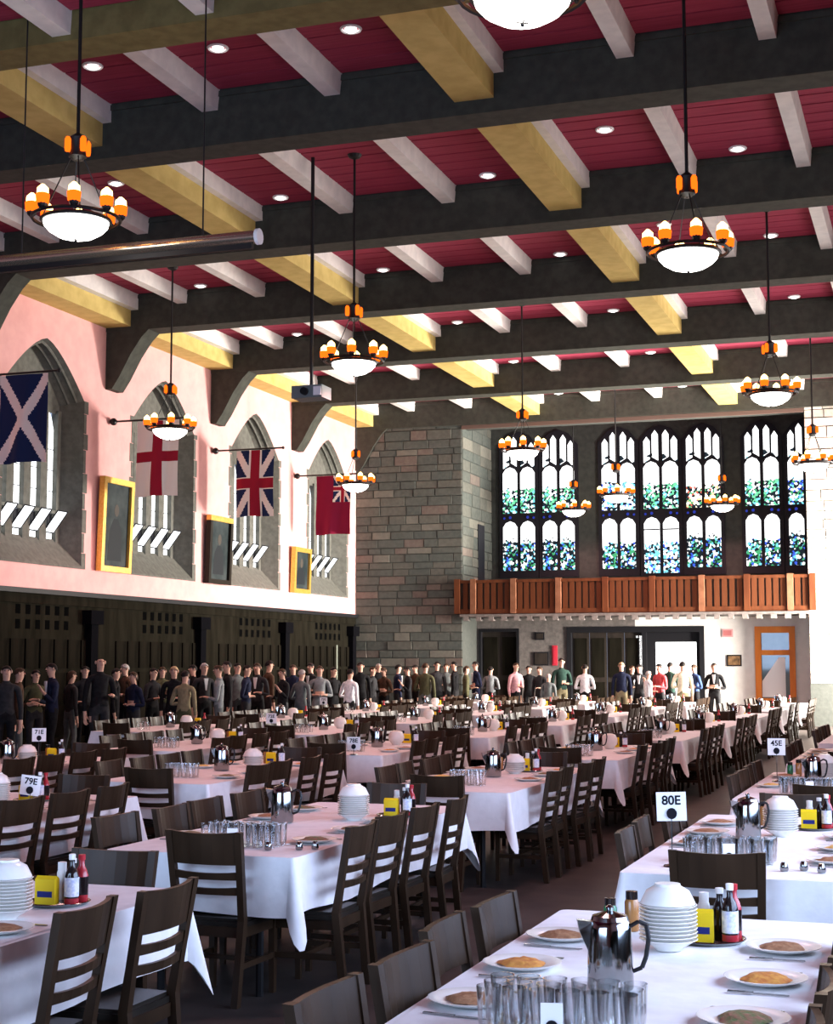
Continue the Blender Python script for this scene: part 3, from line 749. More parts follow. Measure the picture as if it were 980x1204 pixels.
portrait(29.30, 30.62, 3.80, 5.88, M_GOLD, 'tall gilt framed dark portrait, nearest between the left windows', 0)
portrait(34.50, 35.78, 3.78, 5.50, mat('dark_frame', (0.02, 0.016, 0.012), 0.3), 'dark framed portrait with gilt top edge, between red cross windows', 0)
portrait(39.86, 41.05, 3.78, 5.08, M_GOLD, 'smallest gilt framed portrait, nearest the stone pier', 0)

# ---- plaques and signs of the far wall
def plaque(x, z, w_, h_, m, label, name='wall_plaque', inner=None):
    r = empty(name, (x, YL, z), label=label, cat='plaque')
    boxpart('frame', (-w_ / 2, w_ / 2, -0.04, 0, -h_ / 2, h_ / 2), m, r)
    boxpart('face', (-w_ / 2 + .04, w_ / 2 - .04, -0.05, -0.04, -h_ / 2 + .04, h_ / 2 - .04), inner or m, r)
M_BRONZE = mat('bronze_plate', (0.30, 0.17, 0.08), 0.4, (0.10, 0.06, 0.03), 10)
plaque(-5.92, 1.86, 0.44, 0.34, M_BLACK, 'bronze plaque on the bright wall left of the orange door', inner=M_BRONZE)
plaque(-6.10, 2.68, 0.32, 0.24, mat('pale_pink_sign', (0.62, 0.36, 0.36), 0.6), 'small pinkish sign high left of the orange door', 'wall_sign', mat('faded_red', (0.50, 0.16, 0.16), 0.6))
plaque(-11.86, 1.92, 0.48, 0.42, M_BLACK, 'dark square plaque between the dark door and wide doorway', inner=M_DOOR)
plaque(-11.90, 2.62, 0.30, 0.24, M_BLACK, 'small dark sign high between dark door and wide doorway', 'wall_sign', M_DOOR)
plaque(-11.42, 2.02, 0.16, 0.62, mat('red_enamel', (0.45, 0.03, 0.05), 0.4), 'narrow red panel on the pale wall beside the wide doorway', 'wall_panel')

# ================================================================== TABLES, CHAIRS, TABLEWARE
TL, TWD, TH = 3.05, 1.11, 0.755
ROWX = [-0.98, -3.865, -6.52, -9.02, -11.65]            # row centre lines, counted from the right
def y0_of(k): return 7.63 + 4.28 * (k - 1)
def tabname(r, k): return '%s table of row %s from right' % (ORD[k], ['one', 'two', 'three', 'four', 'five'][r])

# ---- tablecloth: flat top, hanging sides with soft folds, pointed corners
def cloth_mesh(seed):
    rnd = random.Random(seed)
    hx, hy = TWD / 2 + 0.012, TL / 2 + 0.012
    R = 0.03
    mb = MB()
    ring = []                      # (x, y, nx, ny, cornerness)
    def seg(x0, y0_, x1, y1, n, nx, ny):
        for i in range(n):
            t = i / n
            ring.append((x0 + (x1 - x0) * t, y0_ + (y1 - y0_) * t, nx, ny, 0.0))
    def cor(cx, cy, a0):
        for i in range(9):
            a = a0 + HP * i / 9
            ring.append((cx + R * math.cos(a), cy + R * math.sin(a), math.cos(a), math.sin(a), math.sin(2 * (a - a0))))
    seg(hx, -hy + R, hx, hy - R, 46, 1, 0); cor(hx - R, hy - R, 0)
    seg(hx - R, hy, -hx + R, hy, 18, 0, 1); cor(-hx + R, hy - R, HP)
    seg(-hx, hy - R, -hx, -hy + R, 46, -1, 0); cor(-hx + R, -hy + R, math.pi)
    seg(-hx + R, -hy, hx - R, -hy, 18, 0, -1); cor(hx - R, -hy + R, 3 * HP)
    n = len(ring)
    ph = [rnd.uniform(0, 6.28) for _ in range(4)]
    lay = 6
    for j in range(lay + 1):
        t = j / lay
        for i, (x, y, nx, ny, cn) in enumerate(ring):
            s = i / n * 2 * math.pi
            fold = math.sin(s * 9 + ph[0]) * 0.5 + math.sin(s * 17 + ph[1]) * 0.35 + math.sin(s * 31 + ph[2]) * 0.25
            drop = 0.30 + 0.012 * math.sin(s * 7 + ph[3]) + 0.17 * cn ** 2
            out = (0.006 + 0.018 * t + 0.014 * t * fold + 0.11 * cn ** 1.5 * t)
            mb.v.append((x + nx * out, y + ny * out, TH + 0.012 - drop * t - (0.004 if j else 0)))
    for j in range(lay):
        for i in range(n):
            mb.f.append([j * n + i, j * n + (i + 1) % n, (j + 1) * n + (i + 1) % n, (j + 1) * n + i]); mb.m.append(0)
    # top as a grid with pressed creases, fanned to the rim
    gx, gy = 6, 14
    base = len(mb.v)
    for j in range(gy + 1):
        for i in range(gx + 1):
            x = -hx + 0.02 + (2 * hx - 0.04) * i / gx; y = -hy + 0.02 + (2 * hy - 0.04) * j / gy
            z = TH + 0.013 + 0.0015 * math.sin(i * 2.1 + ph[0]) * math.sin(j * 1.7 + ph[1])
            if j in (5, 9): z += 0.004
            mb.v.append((x, y, z))
    for j in range(gy):
        for i in range(gx):
            a = base + j * (gx + 1) + i
            mb.f.append([a, a + 1, a + gx + 2, a + gx + 1]); mb.m.append(0)
    mb.f.append(list(range(n))); mb.m.append(0)
    return mb.mesh('tablecloth', M_CLOTH, True)
CLOTHS = [cloth_mesh(s) for s in (1, 2, 3, 4)]
t_top = MB().box(-TWD / 2 + .01, TWD / 2 - .01, -TL / 2 + .01, TL / 2 - .01, TH - 0.035, TH).mesh('tabletop', M_TABLE)
t_leg = MB().tube((0, 0, 0), (0, 0, TH - 0.035), 0.022, None, 8).mesh('leg', M_IRON)
T_TABLE = [('tabletop', t_top, (0, 0, 0), [])] + [('leg', t_leg, (sx * 0.30, sy * 1.38, 0), []) for sx in (-1, 1) for sy in (-1, 1)]

# ---- ladder-back chair; faces +Y, back at -Y
CHT = 0.90
def back_y(z): return -0.195 - max(0.0, z - 0.44) * 0.17 - max(0.0, 0.44 - z) * 0.10
def post_mesh(s):
    mb = MB()
    zs = [0, 0.22, 0.44, 0.60, 0.76, CHT + 0.01]
    for a, b in zip(zs, zs[1:]):
        def q(z):
            w_ = 0.019; d = 0.017 if z > 0.5 else 0.021
            x = s * (0.195 + (z - 0.44) * 0.03)
            return [(x - w_, back_y(z) - d, z), (x + w_, back_y(z) - d, z), (x + w_, back_y(z) + d, z), (x - w_, back_y(z) + d, z)]
        mb.hexa(q(a), q(b))
    return mb
def rail_mesh(z0, z1, bow, th=0.010):
    mb = MB()
    n = 6
    for i in range(n):
        def q(i):
            t = -1 + 2 * i / n
            x = t * 0.192
            o = -bow * (1 - t * t)
            return [(x, back_y(z) + o + e, z + (0.008 * t * t if z == z1 else 0)) for z, e in ((z0, -th), (z0, th), (z1, th), (z1, -th))]
        mb.hexa(q(i), q(i + 1))
    return mb
def seat_mb():
    mb = MB()
    pr = [(-0.20, -0.19), (0.20, -0.19), (0.225, 0.16), (0.18, 0.215), (-0.18, 0.215), (-0.225, 0.16)]
    mb.prism(pr, 'z', 0.405, 0.430)
    mb.prism([(x * 0.93, y * 0.93) for x, y in pr], 'z', 0.430, 0.446)
    return mb
def leg_mb(s):
    return MB().hexa([(s * .185 - .014, .165, 0), (s * .185 + .014, .165, 0), (s * .185 + .014, .195, 0), (s * .185 - .014, .195, 0)],
                     [(s * .185 - .019, .16, .405), (s * .185 + .019, .16, .405), (s * .185 + .019, .20, .405), (s * .185 - .019, .20, .405)])
def apron_mb():
    return MB().box(-0.17, 0.17, 0.17, 0.19, 0.35, 0.405).box(-0.17, 0.17, -0.20, -0.18, 0.35, 0.405).box(-0.195, -0.175, -0.18, 0.17, 0.35, 0.405).box(0.175, 0.195, -0.18, 0.17, 0.35, 0.405)
chair_parts = [('seat', seat_mb(), M_SEAT), ('apron', apron_mb(), M_CHAIR), ('back_post', post_mesh(-1), M_CHAIR), ('back_post', post_mesh(1), M_CHAIR),
               ('front_leg', leg_mb(-1), M_CHAIR), ('front_leg', leg_mb(1), M_CHAIR), ('top_rail', rail_mesh(0.735, CHT, 0.03, 0.011), M_CHAIR),
               ('slat', rail_mesh(0.655, 0.69, 0.028), M_CHAIR), ('slat', rail_mesh(0.575, 0.61, 0.026), M_CHAIR),
               ('side_stretcher', MB().box(-0.20, -0.18, -0.20, 0.18, 0.19, 0.22), M_CHAIR), ('side_stretcher', MB().box(0.18, 0.20, -0.20, 0.18, 0.19, 0.22), M_CHAIR),
               ('cross_stretcher', MB().box(-0.18, 0.18, -0.01, 0.012, 0.195, 0.22), M_CHAIR)]
T_CHAIR = [(n, mb.mesh(n, m, n == 'top_rail'), (0, 0, 0), []) for n, mb, m in chair_parts]
far_mb = MB()
for n, mb, m in chair_parts:
    far_mb.add(mb.v, mb.f)
FAR_CHAIR = far_mb.mesh('dining_chair', M_CHAIR)

# which tables can be seen
tables = []
for r in range(5):
    for k in range(0, 10):
        if r == 4 and k == 3: continue
        y0 = y0_of(k); xc = ROWX[r]
        if y0 + TL > 43.8: continue
        ps = [proj((xc + sx * 0.75, y, z)) for sx in (-1, 1) for y in (max(y0, 1.0), y0 + TL) for z in (0.4, 0.9)]
        xs = [p[0] for p in ps if p[2] > 0.3]
        if xs and max(xs) > -10 and min(xs) < 985:
            tables.append((r, k, xc, y0, proj((xc, y0 + TL / 2, 0.75))[2]))
chairs = []
rnd = random.Random(11)
for (r, k, xc, y0, d) in tables:
    cyc = y0 + TL / 2 + rnd.uniform(-0.08, 0.04)
    if (r, k) == (1, 1): cyc = y0 + 1.32
    if (r, k) == (1, 0): cyc = y0 + 1.42
    for i in range(4):
        yy = cyc + (i - 1.5) * 0.575
        for side, nm in ((1, 'right'), (-1, 'left')):
            off = rnd.uniform(-0.03, 0.04)
            if r == 0: off -= 0.10 if side < 0 else 0.13
            if (r, k, side) == (1, 0, 1): off += 0.10
            chairs.append((xc + side * (TWD / 2 - 0.075 + off), yy + rnd.uniform(-0.03, 0.03), side * HP + rnd.uniform(-0.07, 0.07), '%s side %s' % (nm, ORD[i]), r, k))
    chairs.append((xc + (-0.08 if (r, k) == (0, 1) else 0.13 if (r, k) == (1, 1) else rnd.uniform(-0.04, 0.12)), y0 + 0.09, rnd.uniform(-0.06, 0.06), 'near end', r, k))
    if (r, k) != (0, 0): chairs.append((xc + (0.08 if k == 0 else rnd.uniform(-0.06, 0.06)), y0 + TL - 0.09, math.pi + rnd.uniform(-0.06, 0.06), 'far end', r, k))
vis = []
for c in chairs:
    p = proj((c[0], c[1], 0.7))
    if p[2] > 0.5 and -45 < p[0] < 1025 and p[1] < 1330: vis.append((p[2], c))
vis.sort(key=lambda t: t[0])
PEOPLE_SPOTS = []
CH_GROUP = 'dark wooden dining chairs around the tables'
rest = MB()
for i, (d, c) in enumerate(vis):
    lab = 'dark ladder-back chair, %s, %s' % (c[3], tabname(c[4], c[5]))
    if i < 120:
        spawn('dining_chair', T_CHAIR, (c[0], c[1], 0), c[2], lab, 'chair', CH_GROUP)
    elif i < 300:
        ob('dining_chair', FAR_CHAIR, None, (c[0], c[1], 0), (0, 0, c[2]), lab, 'chair', CH_GROUP)
    else:
        Mx = Matrix.Translation((c[0], c[1], 0)) @ Matrix.Rotation(c[2], 4, 'Z')
        rest.add([Mx @ Vector(v) for v in far_mb.v], far_mb.f)
if rest.v:
    ob('distant_chairs', rest.mesh('distant_chairs', M_CHAIR), label='mass of dark chairs at the farthest tables by the end wall', cat='chairs', kind='stuff')

# ---- tableware meshes
def lathe_me(name, prof, m, n=18, close=True):
    return MB().lathe(prof, n, (0, 0, 0), close).mesh(name, m, True)
ME_PLATE = lathe_me('plate', [(0.001, 0.004), (0.085, 0.004), (0.095, 0.008), (0.132, 0.020), (0.135, 0.023), (0.130, 0.024), (0.092, 0.013), (0.08, 0.010), (0.001, 0.010)], M_CHINA, 24, False)
M_FOOD = [mat('pasta_sauce', (0.50, 0.17, 0.05), 0.5, (0.68, 0.34, 0.08), 40, 0.5), mat('golden_food', (0.70, 0.42, 0.08), 0.5, (0.80, 0.60, 0.25), 45, 0.5), mat('brown_food', (0.25, 0.12, 0.06), 0.5, (0.40, 0.22, 0.12), 40, 0.5), mat('salad_greens', (0.10, 0.16, 0.06), 0.5, (0.30, 0.14, 0.10), 40, 0.5)]
def food_mesh(seed):
    q = random.Random(seed)
    mb = MB()
    n, k = 14, 4
    for j in range(k):
        rr = 0.082 * (1 - j / k) ** 0.8
        for i in range(n):
            a = 2 * math.pi * i / n
            w_ = rr * q.uniform(0.82, 1.12)
            mb.v.append((w_ * math.cos(a), w_ * math.sin(a), 0.011 + 0.022 * (j / k) ** 0.7 + q.uniform(0, 0.005)))
    for j in range(k - 1):
        for i in range(n):
            mb.f.append([j * n + i, j * n + (i + 1) % n, (j + 1) * n + (i + 1) % n, (j + 1) * n + i]); mb.m.append(0)
    mb.f.append([(k - 1) * n + i for i in range(n)]); mb.m.append(0)
    return mb
ME_FOOD = [food_mesh(s).mesh('food', M_FOOD[s], True) for s in range(4)]
def fork_mb():
    mb = MB().hexa([(-.006, -.09, 0), (.006, -.09, 0), (.003, .02, 0), (-.003, .02, 0)], [(-.006, -.09, .003), (.006, -.09, .003), (.003, .02, .005), (-.003, .02, .005)])
    mb.box(-.012, .012, .02, .045, .003, .006)
    for i in range(4): mb.box(-.012 + i * .007, -.009 + i * .007, .045, .10, .003, .006)
    return mb
def knife_mb():
    mb = MB().box(-.006, .006, -.10, 0, 0, .006)
    mb.prism([(-.006, 0), (.009, 0), (.010, .08), (.002, .115), (-.006, .12)], 'z', .001, .004)
    return mb
ME_FORK, ME_KNIFE = fork_mb().mesh('fork', M_STEEL), knife_mb().mesh('knife', M_STEEL)
ME_BOWL = lathe_me('bowl', [(0.045, 0), (0.05, 0.008), (0.088, 0.030), (0.106, 0.040), (0.104, 0.042), (0.086, 0.034), (0.06, 0.02), (0.001, 0.012)], M_CHINA, 20, False)
ME_BOWLUP = lathe_me('bowl', [(0.100, 0), (0.094, 0.014), (0.078, 0.045), (0.048, 0.062), (0.046, 0.070), (0.001, 0.070)], M_CHINA, 20, False)
ME_BOWLTALL = lathe_me('serving_bowl', [(0.05, 0), (0.06, 0.02), (0.095, 0.055), (0.10, 0.10), (0.095, 0.125), (0.075, 0.165), (0.03, 0.18), (0.001, 0.18)], M_CHINA, 16, False)
ME_TUMBLER = lathe_me('tumbler', [(0.001, 0.004), (0.026, 0.004), (0.027, 0.0), (0.031, 0.03), (0.036, 0.125), (0.034, 0.125), (0.029, 0.03), (0.024, 0.012), (0.001, 0.012)], M_GLASS, 14, False)
# steel coffee pot
pot_body = lathe_me('body', [(0.056, 0), (0.064, 0.004), (0.066, 0.012), (0.064, 0.10), (0.060, 0.17), (0.056, 0.19), (0.05, 0.195)], M_STEEL, 24)
pot_lid = MB().lathe([(0.054, 0.193), (0.05, 0.205), (0.02, 0.215), (0.008, 0.218), (0.012, 0.228), (0.004, 0.235)], 20).mesh('lid', M_STEEL, True)
pot_spout = MB().hexa([(-.060, -.018, .10), (-.060, .018, .10), (-.050, .018, .19), (-.050, -.018, .19)], [(-.088, -.010, .165), (-.088, .010, .165), (-.094, .012, .195), (-.094, -.012, .195)]).mesh('spout', M_STEEL)
pot_handle = MB().path([(.058, 0, .175), (.082, 0, .188), (.104, 0, .178), (.110, 0, .14), (.102, 0, .09), (.090, 0, .06), (.064, 0, .05)], 0.0065, 6).mesh('handle', M_IRON, True)
T_POT = [('body', pot_body, (0, 0, 0), []), ('lid', pot_lid, (0, 0, 0), []), ('spout', pot_spout, (0, 0, 0), []), ('handle', pot_handle, (0, 0, 0), [])]
# condiments
def bottle_t(bm, capm, labm, h=0.19, r=0.028, neck=0.011, foot=None):
    body = lathe_me('body', [(r * .92, 0), (r, 0.006), (r, h * 0.56), (r * .75, h * 0.68), (neck, h * 0.78), (neck, h * 0.90)], bm, 14)
    cap = lathe_me('cap', [(neck * 1.25, h * 0.89), (neck * 1.3, h), (neck * 1.0, h * 1.005)], capm, 12)
    subs = []
    if labm is not None: subs.append(('paper_label', lathe_me('paper_label', [(r * 1.02, h * 0.16), (r * 1.02, h * 0.54)], labm, 14, False), (0, 0, 0)))
    if foot is not None: subs.append(('base_band', lathe_me('base_band', [(r * 1.03, 0.004), (r * 1.03, h * 0.13)], foot, 14, False), (0, 0, 0)))
    return [('body', body, (0, 0, 0), subs), ('cap', cap, (0, 0, 0), [])]
def jar_t(bm, capm, h=0.10, r=0.032):
    return [('body', lathe_me('body', [(r * .9, 0), (r, 0.006), (r, h * .72), (r * .8, h * .80)], bm, 14), (0, 0, 0), []),
            ('cap', lathe_me('cap', [(r * .85, h * .80), (r * .85, h), (r * .5, h * 1.01)], capm, 14), (0, 0, 0), [])]
M_SOY, M_GRN, M_KET, M_YEL, M_CAPW, M_REDP, M_LAB = mat('dark_sauce_glass', (0.012, 0.008, 0.008), 0.12), mat('green_glass', (0.02, 0.16, 0.06), 0.12), mat('ketchup_red', (0.40, 0.02, 0.03), 0.25), mat('mustard_yellow', (0.85, 0.62, 0.02), 0.4), mat('white_cap', (0.80, 0.80, 0.78), 0.35), mat('red_cap', (0.45, 0.03, 0.04), 0.35), mat('printed_label', (0.85, 0.85, 0.87), 0.5, (0.45, 0.50, 0.70), 55)
M_TAN = mat('amber_jar', (0.35, 0.16, 0.05), 0.2)
B_SOY = bottle_t(M_SOY, M_CAPW, M_LAB, 0.21, 0.030, 0.011, M_KET)
B_VIN = bottle_t(M_SOY, M_CAPW, None, 0.18, 0.027, 0.012)
B_KET = bottle_t(M_KET, M_REDP, M_SOY, 0.20, 0.029, 0.012)
B_GRN = jar_t(M_GRN, M_SOY, 0.13, 0.026)
B_JAR = jar_t(M_TAN, M_SOY, 0.15, 0.028)
B_SALT = jar_t(M_CAPW, M_CAPW, 0.16, 0.022)
YBOX = [('carton', MB().box(-.047, .047, -.02, .02, 0, .105).mesh('carton', M_YEL), (0, 0, 0), [('printed_band', MB().box(-.035, .035, -.0215, -.02, .03, .055).mesh('printed_band', mat('navy_print', (0.02, 0.03, 0.18), 0.5)), (0, 0, 0))]),
        ('lid_flap', MB().prism([(-.02, .105), (.02, .105), (0, .118)], 'x', -.047, .047).mesh('lid_flap', M_YEL), (0, 0, 0), [])]
ME_TRAY = lathe_me('tray', [(0.001, 0.0), (0.125, 0.0), (0.14, 0.012), (0.137, 0.014), (0.12, 0.005), (0.001, 0.005)], M_STEEL, 24, False)
M_CARDB = mat('blue_print', (0.05, 0.12, 0.45), 0.5)
# small white dispenser with printed mark
T_DISP = [('holder', MB().box(-.045, .045, -.03, .03, 0, .012).mesh('holder', M_CAPW), (0, 0, 0), []),
          ('card', MB().hexa([(-.03, -.012, .012), (.03, -.012, .012), (.03, .012, .012), (-.03, .012, .012)], [(-.03, -.002, .115), (.03, -.002, .115), (.03, .002, .115), (-.03, .002, .115)]).mesh('card', M_WHITE), (0, 0, 0),
           [('printed_mark', MB().prism([(.017 * math.cos(t), .055 + .017 * math.sin(t)) for t in [2 * math.pi * i / 12 for i in range(12)]], 'y', -.0105, -.0085).mesh('printed_mark', M_INK), (0, 0, 0))])]
ZT = TH + 0.0155
def thing1(name, me, loc, rz, label, cat, group=None):
    return ob(name, me, None, loc, (0, 0, rz), label, cat, group)

# ---- number cards
def number_card(text, loc, zc, rz, label, tilt=0.0, w=0.15, h=0.145):
    r = empty('number_card', loc, (0, 0, rz), label=label, cat='sign', group='table number cards')
    part('base', MB().lathe([(0.045, 0), (0.042, 0.008), (0.008, 0.014)], 14), M_STEEL, r)
    rod = zc - h * 0.35
    part('rod', MB().tube((0, 0, 0.01), (0, 0, max(0.03, rod)), 0.0035, None, 6), M_STEEL, r)
    c = part('card', MB().box(-w / 2, w / 2, -0.002, 0.002, -h / 2, h / 2), M_WHITE, r, (0, 0, zc), (0, tilt, 0))
    part('clip', MB().prism([(0.026 * math.cos(t), -h * 0.24 + 0.028 * math.sin(t)) for t in [2 * math.pi * i / 14 for i in range(14)]], 'y', -0.010, -0.0022), M_INK, c)
    if text:
        cu = bpy.data.curves.new('numerals', 'FONT')
        cu.body = text; cu.size = h * 0.44; cu.align_x = 'CENTER'; cu.extrude = 0.0004; cu.offset = 0.0016
        cu.materials.append(M_INK)
        tmp = bpy.data.objects.new('numerals_tmp', cu); COL.objects.link(tmp)
        nm_ = bpy.data.meshes.new_from_object(tmp.evaluated_get(bpy.context.evaluated_depsgraph_get()))
        bpy.data.objects.remove(tmp)
        nm_.materials.clear(); nm_.materials.append(M_INK)
        ob('numerals', nm_, c, (0, -0.0032, h * 0.07), (HP, 0, 0))
    return r

# ---- lay every table
rnd = random.Random(5)
for (r, k, xc, y0, d) in tables:
    yc = y0 + TL / 2
    tn = tabname(r, k)
    spawn('dining_table', T_TABLE, (xc, yc, 0), 0, 'folding banquet table under the cloth, the %s' % tn, 'table', 'long dining tables of the hall')
    thing1('tablecloth', CLOTHS[(r * 3 + k) % 4], (xc, yc, 0), 0 if (r + k) % 2 else math.pi, 'white cloth hanging over the %s' % tn, 'tablecloth', 'white tablecloths')
    near = d < 13.0
    mid = d < 24
    # anchors along the table
    jx = rnd.uniform(-0.05, 0.05)
    pot = (xc - 0.05 + jx, y0 + 1.62 + rnd.uniform(-.15, .15))
    stack = (xc + 0.02 + jx, y0 + 2.05 + rnd.uniform(-.1, .1))
    tray = (xc + 0.06 + jx, y0 + 2.42 + rnd.uniform(-.06, .06))
    glass = (xc + 0.0 + jx, y0 + 0.62)
    if (r, k) == (0, 0): pot, stack, tray, glass = (-1.03, 4.90), (-0.97, 5.63), (-0.86, 5.86), (-1.05, 4.33)
    if (r, k) == (0, 1): pot, stack, tray, glass = (-1.12, 9.30), (-0.95, 9.48), (-0.80, 9.95), (-1.08, 8.18)
    if (r, k) == (1, 1): pot, stack, tray, glass = (-4.08, 9.22), (-3.70, 9.52), (-3.52, 9.86), (-3.78, 8.02)
    if (r, k) == (1, 0): pot, stack, tray, glass = (-4.10, 4.9), (-3.62, 5.44), (-3.63, 5.84), (-3.9, 4.2)
    spawn('coffee_pot', T_POT, (pot[0], pot[1], ZT), 0.35 if near else rnd.uniform(-.5, .5), 'polished steel coffee pot on the %s' % tn, 'pot', 'steel coffee pots', 1.12)
    # bowls
    bg = 'stacked bowls on the %s' % tn
    if d < 16:
        nb_ = 10 if near else 6
        for i in range(nb_):
            ob('bowl', ME_BOWL, None, (stack[0], stack[1], ZT + i * 0.0135), (0, 0, i * 0.7), 'cream china bowl %s from bottom of stack, %s' % (ORD[i], tn), 'bowl', bg)
        ob('bowl', ME_BOWLUP, None, (stack[0], stack[1], ZT + nb_ * 0.0135 + 0.030), (0, 0, 0), 'upturned bowl topping the stack on the %s' % tn, 'bowl', bg)
    else:
        ob('serving_bowl', ME_BOWLTALL, None, (stack[0], stack[1], ZT), (0, 0, 0), 'domed cream china bowls on the %s' % tn, 'bowl', 'domed bowls on the far tables')
    # condiments
    def cond(name, T, dx, dy, text):
        spawn(name, T, (tray[0] + dx, tray[1] + dy, ZT + 0.006), rnd.uniform(-.2, .2) if name != 'mustard_carton' else 0.05, '%s on the %s' % (text, tn), 'condiment', 'condiments on the tables')
    if near or d < 14:
        ob('tray', ME_TRAY, None, (tray[0], tray[1], ZT), (0, 0, 0), 'round steel condiment tray on the %s' % tn, 'tray', 'condiment trays')
        cond('sauce_bottle', B_SOY, 0.085, -0.03, 'white-labelled dark sauce bottle')
        cond('vinegar_bottle', B_VIN, 0.035, 0.06, 'white-capped dark bottle')
        cond('ketchup_bottle', B_KET, 0.09, 0.04, 'red-capped sauce bottle')
        cond('mustard_carton', YBOX, -0.02, -0.055, 'bright yellow carton')
        cond('salt_shaker', B_SALT, -0.025, 0.07, 'white salt shaker')
        spawn('relish_jar', B_JAR, (tray[0] - 0.31, tray[1] + 0.12, ZT), 0, 'amber jar with black lid on the %s' % tn, 'condiment', 'condiments on the tables')
        spawn('green_jar', B_GRN, (tray[0] - 0.38, tray[1] + 0.05, ZT), 0, 'green glass jar on the %s' % tn, 'condiment', 'condiments on the tables')
    elif mid:
        cond('sauce_bottle', B_SOY, 0.10, 0, 'white-labelled dark sauce bottle')
        cond('mustard_carton', YBOX, -0.02, 0, 'bright yellow carton')
        cond('vinegar_bottle', B_VIN, 0.04, 0.06, 'white-capped dark bottle')
        cond('relish_jar', B_JAR, -0.10, 0.05, 'amber jar with black lid')
    else:
        cond('sauce_bottle', B_KET, 0.08, 0, 'red sauce bottle')
        cond('mustard_carton', YBOX, -0.04, 0, 'bright yellow carton')
    # tumblers
    ng = (6, 3) if near else ((4, 2) if mid else (3, 1))
    gg = 'tumblers on the %s' % tn
    for i in range(ng[0]):
        for j in range(ng[1]):
            ob('tumbler', ME_TUMBLER, None, (glass[0] + (i - ng[0] / 2 + .5) * 0.078 + rnd.uniform(-.004, .004), glass[1] + (j - ng[1] / 2 + .5) * 0.08 + rnd.uniform(-.004, .004), ZT), (0, 0, 0),
               'clear tumbler, %s row %s from left, %s' % ((['front', 'middle', 'back'] if ng[1] == 3 else ['front', 'back'])[j], ORD[i], tn), 'glass', gg)
    if near: spawn('card_holder', T_DISP, (glass[0] + 0.02, glass[1] - 0.20, ZT), 0.2, 'white folded card holder with black mark, %s' % tn, 'card holder')
    # place settings
    if d < 19:
        cyc = y0 + TL / 2 - (0.1 if (r, k) == (0, 0) else 0)
        for i in range(4):
            yy = cyc + (i - 1.5) * 0.575
            if (r, k) == (0, 0): yy = y0 + TL / 2 + (i - 1.5) * 0.575 - 0.02
            for side, nm in ((1, 'right'), (-1, 'left')):
                px_, py_ = xc + side * 0.405, yy + rnd.uniform(-.02, .02)
                if any(math.hypot(px_ - q_[0], py_ - q_[1]) < q_[2] for q_ in ((*tray, 0.26), (*stack, 0.25), (*pot, 0.22), (glass[0] - .15, glass[1], 0.27), (glass[0] + .15, glass[1], 0.27), (-1.40, 13.75, 0.2), (-1.335, 7.9, 0.2))): continue
                p = ob('plate', ME_PLATE, None, (px_, py_, ZT), (0, 0, rnd.uniform(0, 6)), 'china plate of food, %s side %s on the %s' % (nm, ORD[i], tn), 'plate', 'laid dinner plates')
                ob('food', ME_FOOD[rnd.randrange(4)], p, (0, 0, 0))
                if near:
                    for sgn, me, nn in ((-1, ME_FORK, 'fork'), (1, ME_KNIFE, 'knife')):
                        ob(nn, me, None, (px_, py_ + side * sgn * 0.175, ZT), (0, 0, side * HP + rnd.uniform(-.1, .1)), 'steel %s by the %s side %s plate, %s' % (nn, nm, ORD[i], tn), 'cutlery', 'laid cutlery')

number_card('80E', (-1.335, 7.90, ZT), 0.30, 0.17, 'white card reading 80E on a wire stand', -0.03)
number_card('79E', (-6.42, 9.92, ZT), 0.125, 0.30, 'tilted white card reading 79E at the left edge', 0.12)
number_card('78E', (-6.30, 16.20, ZT), 0.125, 0.30, 'small white card reading 78E beside a dark chair back', 0.0)
number_card('45E', (-1.40, 13.75, ZT), 0.30, 0.15, 'white number card standing on the third right-hand table', 0.0)
number_card('71E', (-9.42, 14.70, ZT), 0.24, 0.5, 'small white card reading 71E far left before the crowd', 0.0)
number_card('72E', (-9.30, 20.60, ZT), 0.22, 0.45, 'little white card reading 72E among far left tables', 0.0)
number_card('73E', (-12.0, 29.15, ZT), 0.25, 0.4, 'tiny white card held up before the people in grey', 0.0)
# small round shakers near the end of the second-row table
sh = MB().lathe([(0.018, 0), (0.022, 0.01), (0.018, 0.035), (0.012, 0.045)], 10).mesh('shaker', M_STEEL, True)
for i, (x, y) in enumerate(((-3.56, 7.86), (-3.40, 7.92), (-3.33, 7.98))):
    thing1('shaker', sh, (x, y, ZT), 0, 'small metal shaker on table corner, %s from the left' % ORD[i], 'shaker', 'small shakers')
for i, (x, y) in enumerate(((-0.78, 7.90), (-0.69, 7.96), (-0.60, 7.90))):
    thing1('shaker', sh, (x, y, ZT), 0, 'small metal shaker at end of 80E table, %s from left' % ORD[i], 'shaker', 'small shakers')

